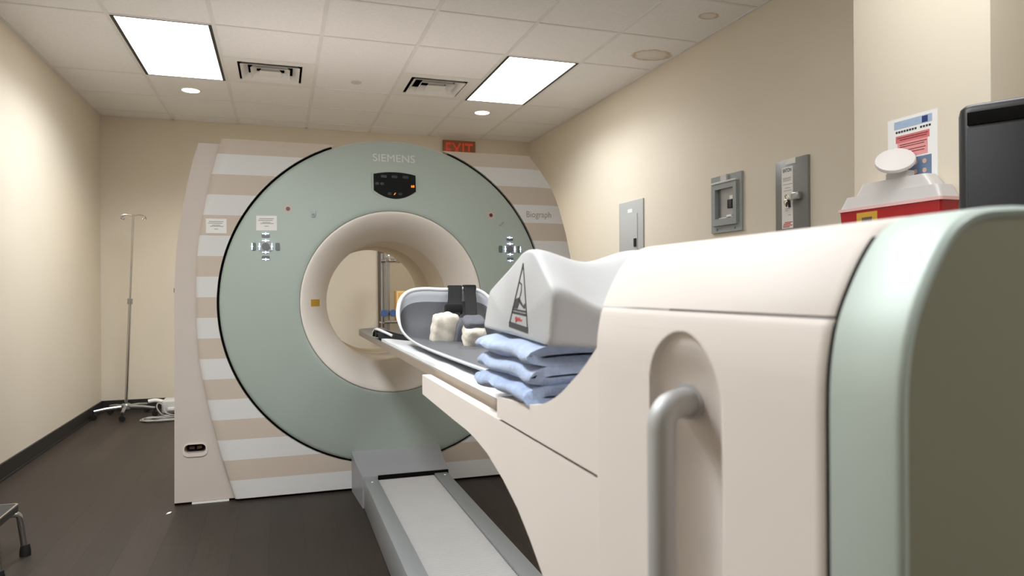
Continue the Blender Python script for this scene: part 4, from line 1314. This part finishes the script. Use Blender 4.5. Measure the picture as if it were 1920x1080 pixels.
# ------------------------------------------------------------------ drip stand
lean = math.radians(2.3)
iv = thing('drip_stand', 'slim chrome drip stand with hooks on wheeled base in the back left corner', 'drip stand', (-1.300, 6.98, 0))
def tilt(p):
    x, y, z = p
    return (x + math.tan(lean) * max(0, z - 0.10), y, z)
bx, by = -1.300, 6.98
MB().tube([tilt((bx, by, 0.085)), tilt((bx, by, 1.03))], 0.0135, 14).build('lower_pole', M['chrome'], iv)
MB().tube([tilt((bx, by, 1.02)), tilt((bx, by, 1.80))], 0.0085, 12).build('upper_pole', M['chrome'], iv)
MB().tube([tilt((bx, by, 1.00)), tilt((bx, by, 1.05))], 0.021, 14).build('collar', M['steel'], iv)
tx = bx + math.tan(lean) * 1.69
mb = MB()
for s in (-1, 1):
    for dy in (-1, 1):
        mb.tube(spline([(tx, by, 1.785), (tx + s * 0.05, by + dy * 0.012, 1.795), (tx + s * 0.088, by + dy * 0.03, 1.785), (tx + s * 0.095, by + dy * 0.033, 1.765), (tx + s * 0.083, by + dy * 0.03, 1.755), (tx + s * 0.074, by + dy * 0.028, 1.768)], 6), 0.0048, 8)
mb.build('hook', M['chrome'], iv)
MB().lathe([(0.0005, 0.118), (0.03, 0.118), (0.042, 0.105), (0.042, 0.070), (0.0005, 0.070)], (bx, by), 'Z', 20).build('hub', M['steel'], iv)
for k in range(5):
    a = math.radians(-14 + 72 * k)
    ex, ey = bx + 0.25 * math.cos(a), by + 0.25 * math.sin(a)
    if ey > YB - 0.03: ey = YB - 0.03
    lg = MB().tube([(bx + 0.03 * math.cos(a), by + 0.03 * math.sin(a), 0.090), (bx + 0.15 * math.cos(a), by + 0.15 * math.sin(a), 0.086), (ex, ey, 0.074)], [0.017, 0.015, 0.012], 10).build('leg', M['steel'], iv)
    MB().lathe([(0.0005, ey - 0.012), (0.024, ey - 0.012), (0.026, ey - 0.008), (0.026, ey + 0.008), (0.024, ey + 0.012), (0.0005, ey + 0.012)], (ex, 0.0265), 'Y', 18).tube([(ex, ey, 0.045), (ex, ey, 0.076)], 0.007, 8).build('caster', M['rubber'], lg)

# white box with its coiled cable on the floor behind the scanner's left edge
dv = thing('power_unit', 'small white power unit on the floor behind the left edge of the scanner', 'electrical unit', (-0.90, 7.08, 0))
MB().box(-1.02, -0.74, 7.0, 7.2, 0.0, 0.125, bev=0.02, seg=3).build('casing', M['device'], dv)
MB().box(-0.965, -0.76, 6.985, 7.0, 0.03, 0.06, bev=0.004).build('socket_strip', M['white'], dv)
MB().tube(spline([(-1.02, 7.1, 0.10), (-1.08, 7.1, 0.115), (-1.14, 7.09, 0.11)], 5), 0.018, 10).build('plug', M['white'], dv)
pts = []
for k in range(90):
    a = 2 * PI * k / 22
    q = k / 90
    pts.append((-0.985 + (0.16 + 0.03 * math.sin(k * 0.31)) * math.cos(a), 6.69 + (0.095 + 0.02 * math.cos(k * 0.47)) * math.sin(a), 0.007 + 0.010 * q + 0.004 * math.sin(k)))
pts += [(-0.95, 6.80, 0.04), (-0.98, 6.84, 0.10), (-1.02, 6.85, 0.125), (-1.03, 6.83, 0.09), (-0.99, 6.82, 0.03), (-0.93, 6.86, 0.008)]
tag(MB().tube(spline(pts, 3), 0.0055, 6).build('coiled_cable', M['cable']), 'loose coil of grey cable on the floor in front of the white power unit', 'cable')

# ------------------------------------------------------------------ step stool at the left edge
st = thing('step_stool', 'low chrome-legged step stool with black ribbed rubber top at the left edge', 'step stool', (-1.25, 3.33, 0))
sx0, sx1, sy0, sy1, sz = -1.49, -1.045, 3.165, 3.455, 0.226
MB().box(sx0 + 0.006, sx1 - 0.006, sy0 + 0.006, sy1 - 0.006, sz - 0.028, sz - 0.002, bev=0.003).build('top_tread', M['stooltop'], st)
yz = rrect(sx0, sx1, sy0, sy1, 0.018, 5); yi = rrect(sx0 + 0.008, sx1 - 0.008, sy0 + 0.008, sy1 - 0.008, 0.012, 5)
MB().prism(yz, sz - 0.006, sz, 'Z', holes=[yi[::-1]]).build('top_edging', M['chrome'], st)
MB().prism(yz, sz - 0.030, sz - 0.006, 'Z', holes=[yi[::-1]]).build('skirt', M['stooltop'], st)
for px_, sgn in ((sx1, 1), (sx0, -1)):
    for py_ in (sy0 + 0.02, sy1 - 0.012):
        q = 1 if py_ > 3.3 else -1
        fx = px_ + sgn * 0.018
        fyy = py_ + q * 0.018
        pth = fillet([(px_ - sgn * 0.035, py_ - q * 0.02, sz - 0.040), (px_ + sgn * 0.002, py_, sz - 0.042), (fx, fyy, 0.012)], 0.03, 8)
        lg = MB().tube(pth, 0.0125, 14).build('leg', M['chrome'], st)
        MB().lathe([(0.0005, 0.0), (0.021, 0.0), (0.021, 0.02), (0.016, 0.048), (0.0005, 0.05)], (fx, fyy), 'Z', 18).build('rubber_foot', M['rubber'], lg)

# ------------------------------------------------------------------ exit sign above the rear door
ex = thing('exit_sign', 'red exit sign high on the back wall behind the scanner', 'sign', (1.85, YB, 2.52))
MB().box(1.672, 2.030, YB - 0.03, YB, 2.515, 2.715, bev=0.004).build('plate', M['signbody'], ex)
V, F = text_geo('EXIT', 0.145, width=0.30, bold=0.01)
MB().add([(1.701 + p[0], YB - 0.0312, 2.543 + p[1]) for p in V], F).build('lettering', M['exitred'], ex)

# ------------------------------------------------------------------ things seen through the bore
ps = thing('equipment_stand', 'chrome pole stand with blue clamps seen through the scanner bore', 'stand', (0.98, 6.9, 0))
PXX, PYY = 1.005, 6.90
MB().tube([(PXX, PYY, 0.03), (PXX, PYY, 1.43)], 0.022, 16).build('pole', M['steel'], ps)
MB().tube([(0.955, 6.92, 0.03), (0.955, 6.92, 1.47)], 0.011, 12).build('thin_pole', M['alu'], ps)
MB().tube([(0.945, 6.91, 1.395), (1.15, 6.90, 1.40)], 0.020, 14).box(0.985, 1.03, 6.87, 6.93, 1.385, 1.455, bev=0.01).box(1.08, 1.13, 6.87, 6.93, 1.375, 1.425, bev=0.008).build('top_arm', M['chrome'], ps)
MB().box(0.94, 1.40, 6.80, 7.02, 0.785, 0.80, bev=0.003).tube([(0.96, 6.80, 0.80), (1.35, 6.80, 0.80)], 0.014, 10).build('tray', M['chrome'], ps)
for x, z in ((0.965, 0.885), (1.052, 0.885)):
    MB().lathe([(0.0005, PYY - 0.065), (0.032, PYY - 0.065), (0.036, PYY - 0.055), (0.036, PYY - 0.03), (0.012, PYY - 0.02), (0.012, PYY)], (x, z), 'Y', 10).build('clamp_knob', M['bluekn'], ps)
mb = MB()
for a in (0.4, 1.97, 3.54, 5.11):
    mb.tube([(PXX, PYY, 0.045), (PXX + 0.26 * math.cos(a), PYY + 0.26 * math.sin(a), 0.02)], [0.02, 0.014], 10)
mb.box(0.94, 1.03, 6.86, 6.96, 0.005, 0.07, bev=0.01)
mb.build('base', M['steel'], ps)
yb = thing('yellow_carton', 'orange-yellow carton with dark red mark on the tray of the stand behind the bore', 'box', (1.24, 6.9, 0.80))
MB().box(1.085, 1.39, 6.83, 7.0, 0.8005, 1.10, bev=0.004).build('carton', M['boxyel'], yb)
mb = MB()
for a in ((1.085, 1.10, 0.805, 1.098), (1.10, 1.375, 1.082, 1.098), (1.10, 1.375, 0.805, 0.815), (1.122, 1.128, 0.82, 1.078)):
    mb.box(a[0], a[1], 6.8275, 6.830, a[2], a[3])
mb.build('border', M['boxedge'], yb)
MB().box(1.14, 1.19, 6.8275, 6.830, 1.030, 1.068).build('mark', M['boxred'], yb)

# ------------------------------------------------------------------ scraps on the floor by the scanner's corner
mb = MB()
mb.add([(-0.545, 3.86, 0.0005), (-0.525, 3.858, 0.004), (-0.52, 3.88, 0.006), (-0.54, 3.885, 0.001), (-0.533, 3.87, 0.008)], [(0, 1, 4), (1, 2, 4), (2, 3, 4), (3, 0, 4), (0, 3, 2, 1)])
tag(mb.build('paper_scrap', M['paper']), 'tiny white paper scrap on the floor at the corner of the scanner', 'litter')

# ------------------------------------------------------------------ camera
yaw, pitch, roll = 0.32096, 0.00098, -0.00662
fwd = Vector((math.sin(yaw) * math.cos(pitch), math.cos(yaw) * math.cos(pitch), math.sin(pitch)))
right = Vector((math.cos(yaw), -math.sin(yaw), 0)); up = right.cross(fwd)
r2 = right * math.cos(roll) + up * math.sin(roll); u2 = -right * math.sin(roll) + up * math.cos(roll)
cam = bpy.data.cameras.new('camera'); co = bpy.data.objects.new('camera', cam); C.objects.link(co)
co.matrix_world = Matrix(((r2.x, u2.x, -fwd.x, 0), (r2.y, u2.y, -fwd.y, 0), (r2.z, u2.z, -fwd.z, 1.115), (0, 0, 0, 1)))
cam.sensor_width = 36.0
cam.lens = 1311.6 / 1920 * 36
cam.clip_start = 0.02
cam.dof.use_dof = True
cam.dof.focus_distance = 2.8
cam.dof.aperture_fstop = 6.3
sc.camera = co

# ------------------------------------------------------------------ world and view
w = bpy.data.worlds.new('world'); sc.world = w
w.use_nodes = True
w.node_tree.nodes['Background'].inputs[0].default_value = (0.02, 0.02, 0.02, 1)
sc.view_settings.view_transform = 'Standard'
sc.view_settings.look = 'None'
sc.view_settings.gamma = 1.0
sc.view_settings.use_curve_mapping = False
sc.view_settings.exposure = 0.3
sc.cycles.use_denoising = True
sc.cycles.max_bounces = 10
sc.cycles.diffuse_bounces = 6
sc.cycles.sample_clamp_indirect = 6.0
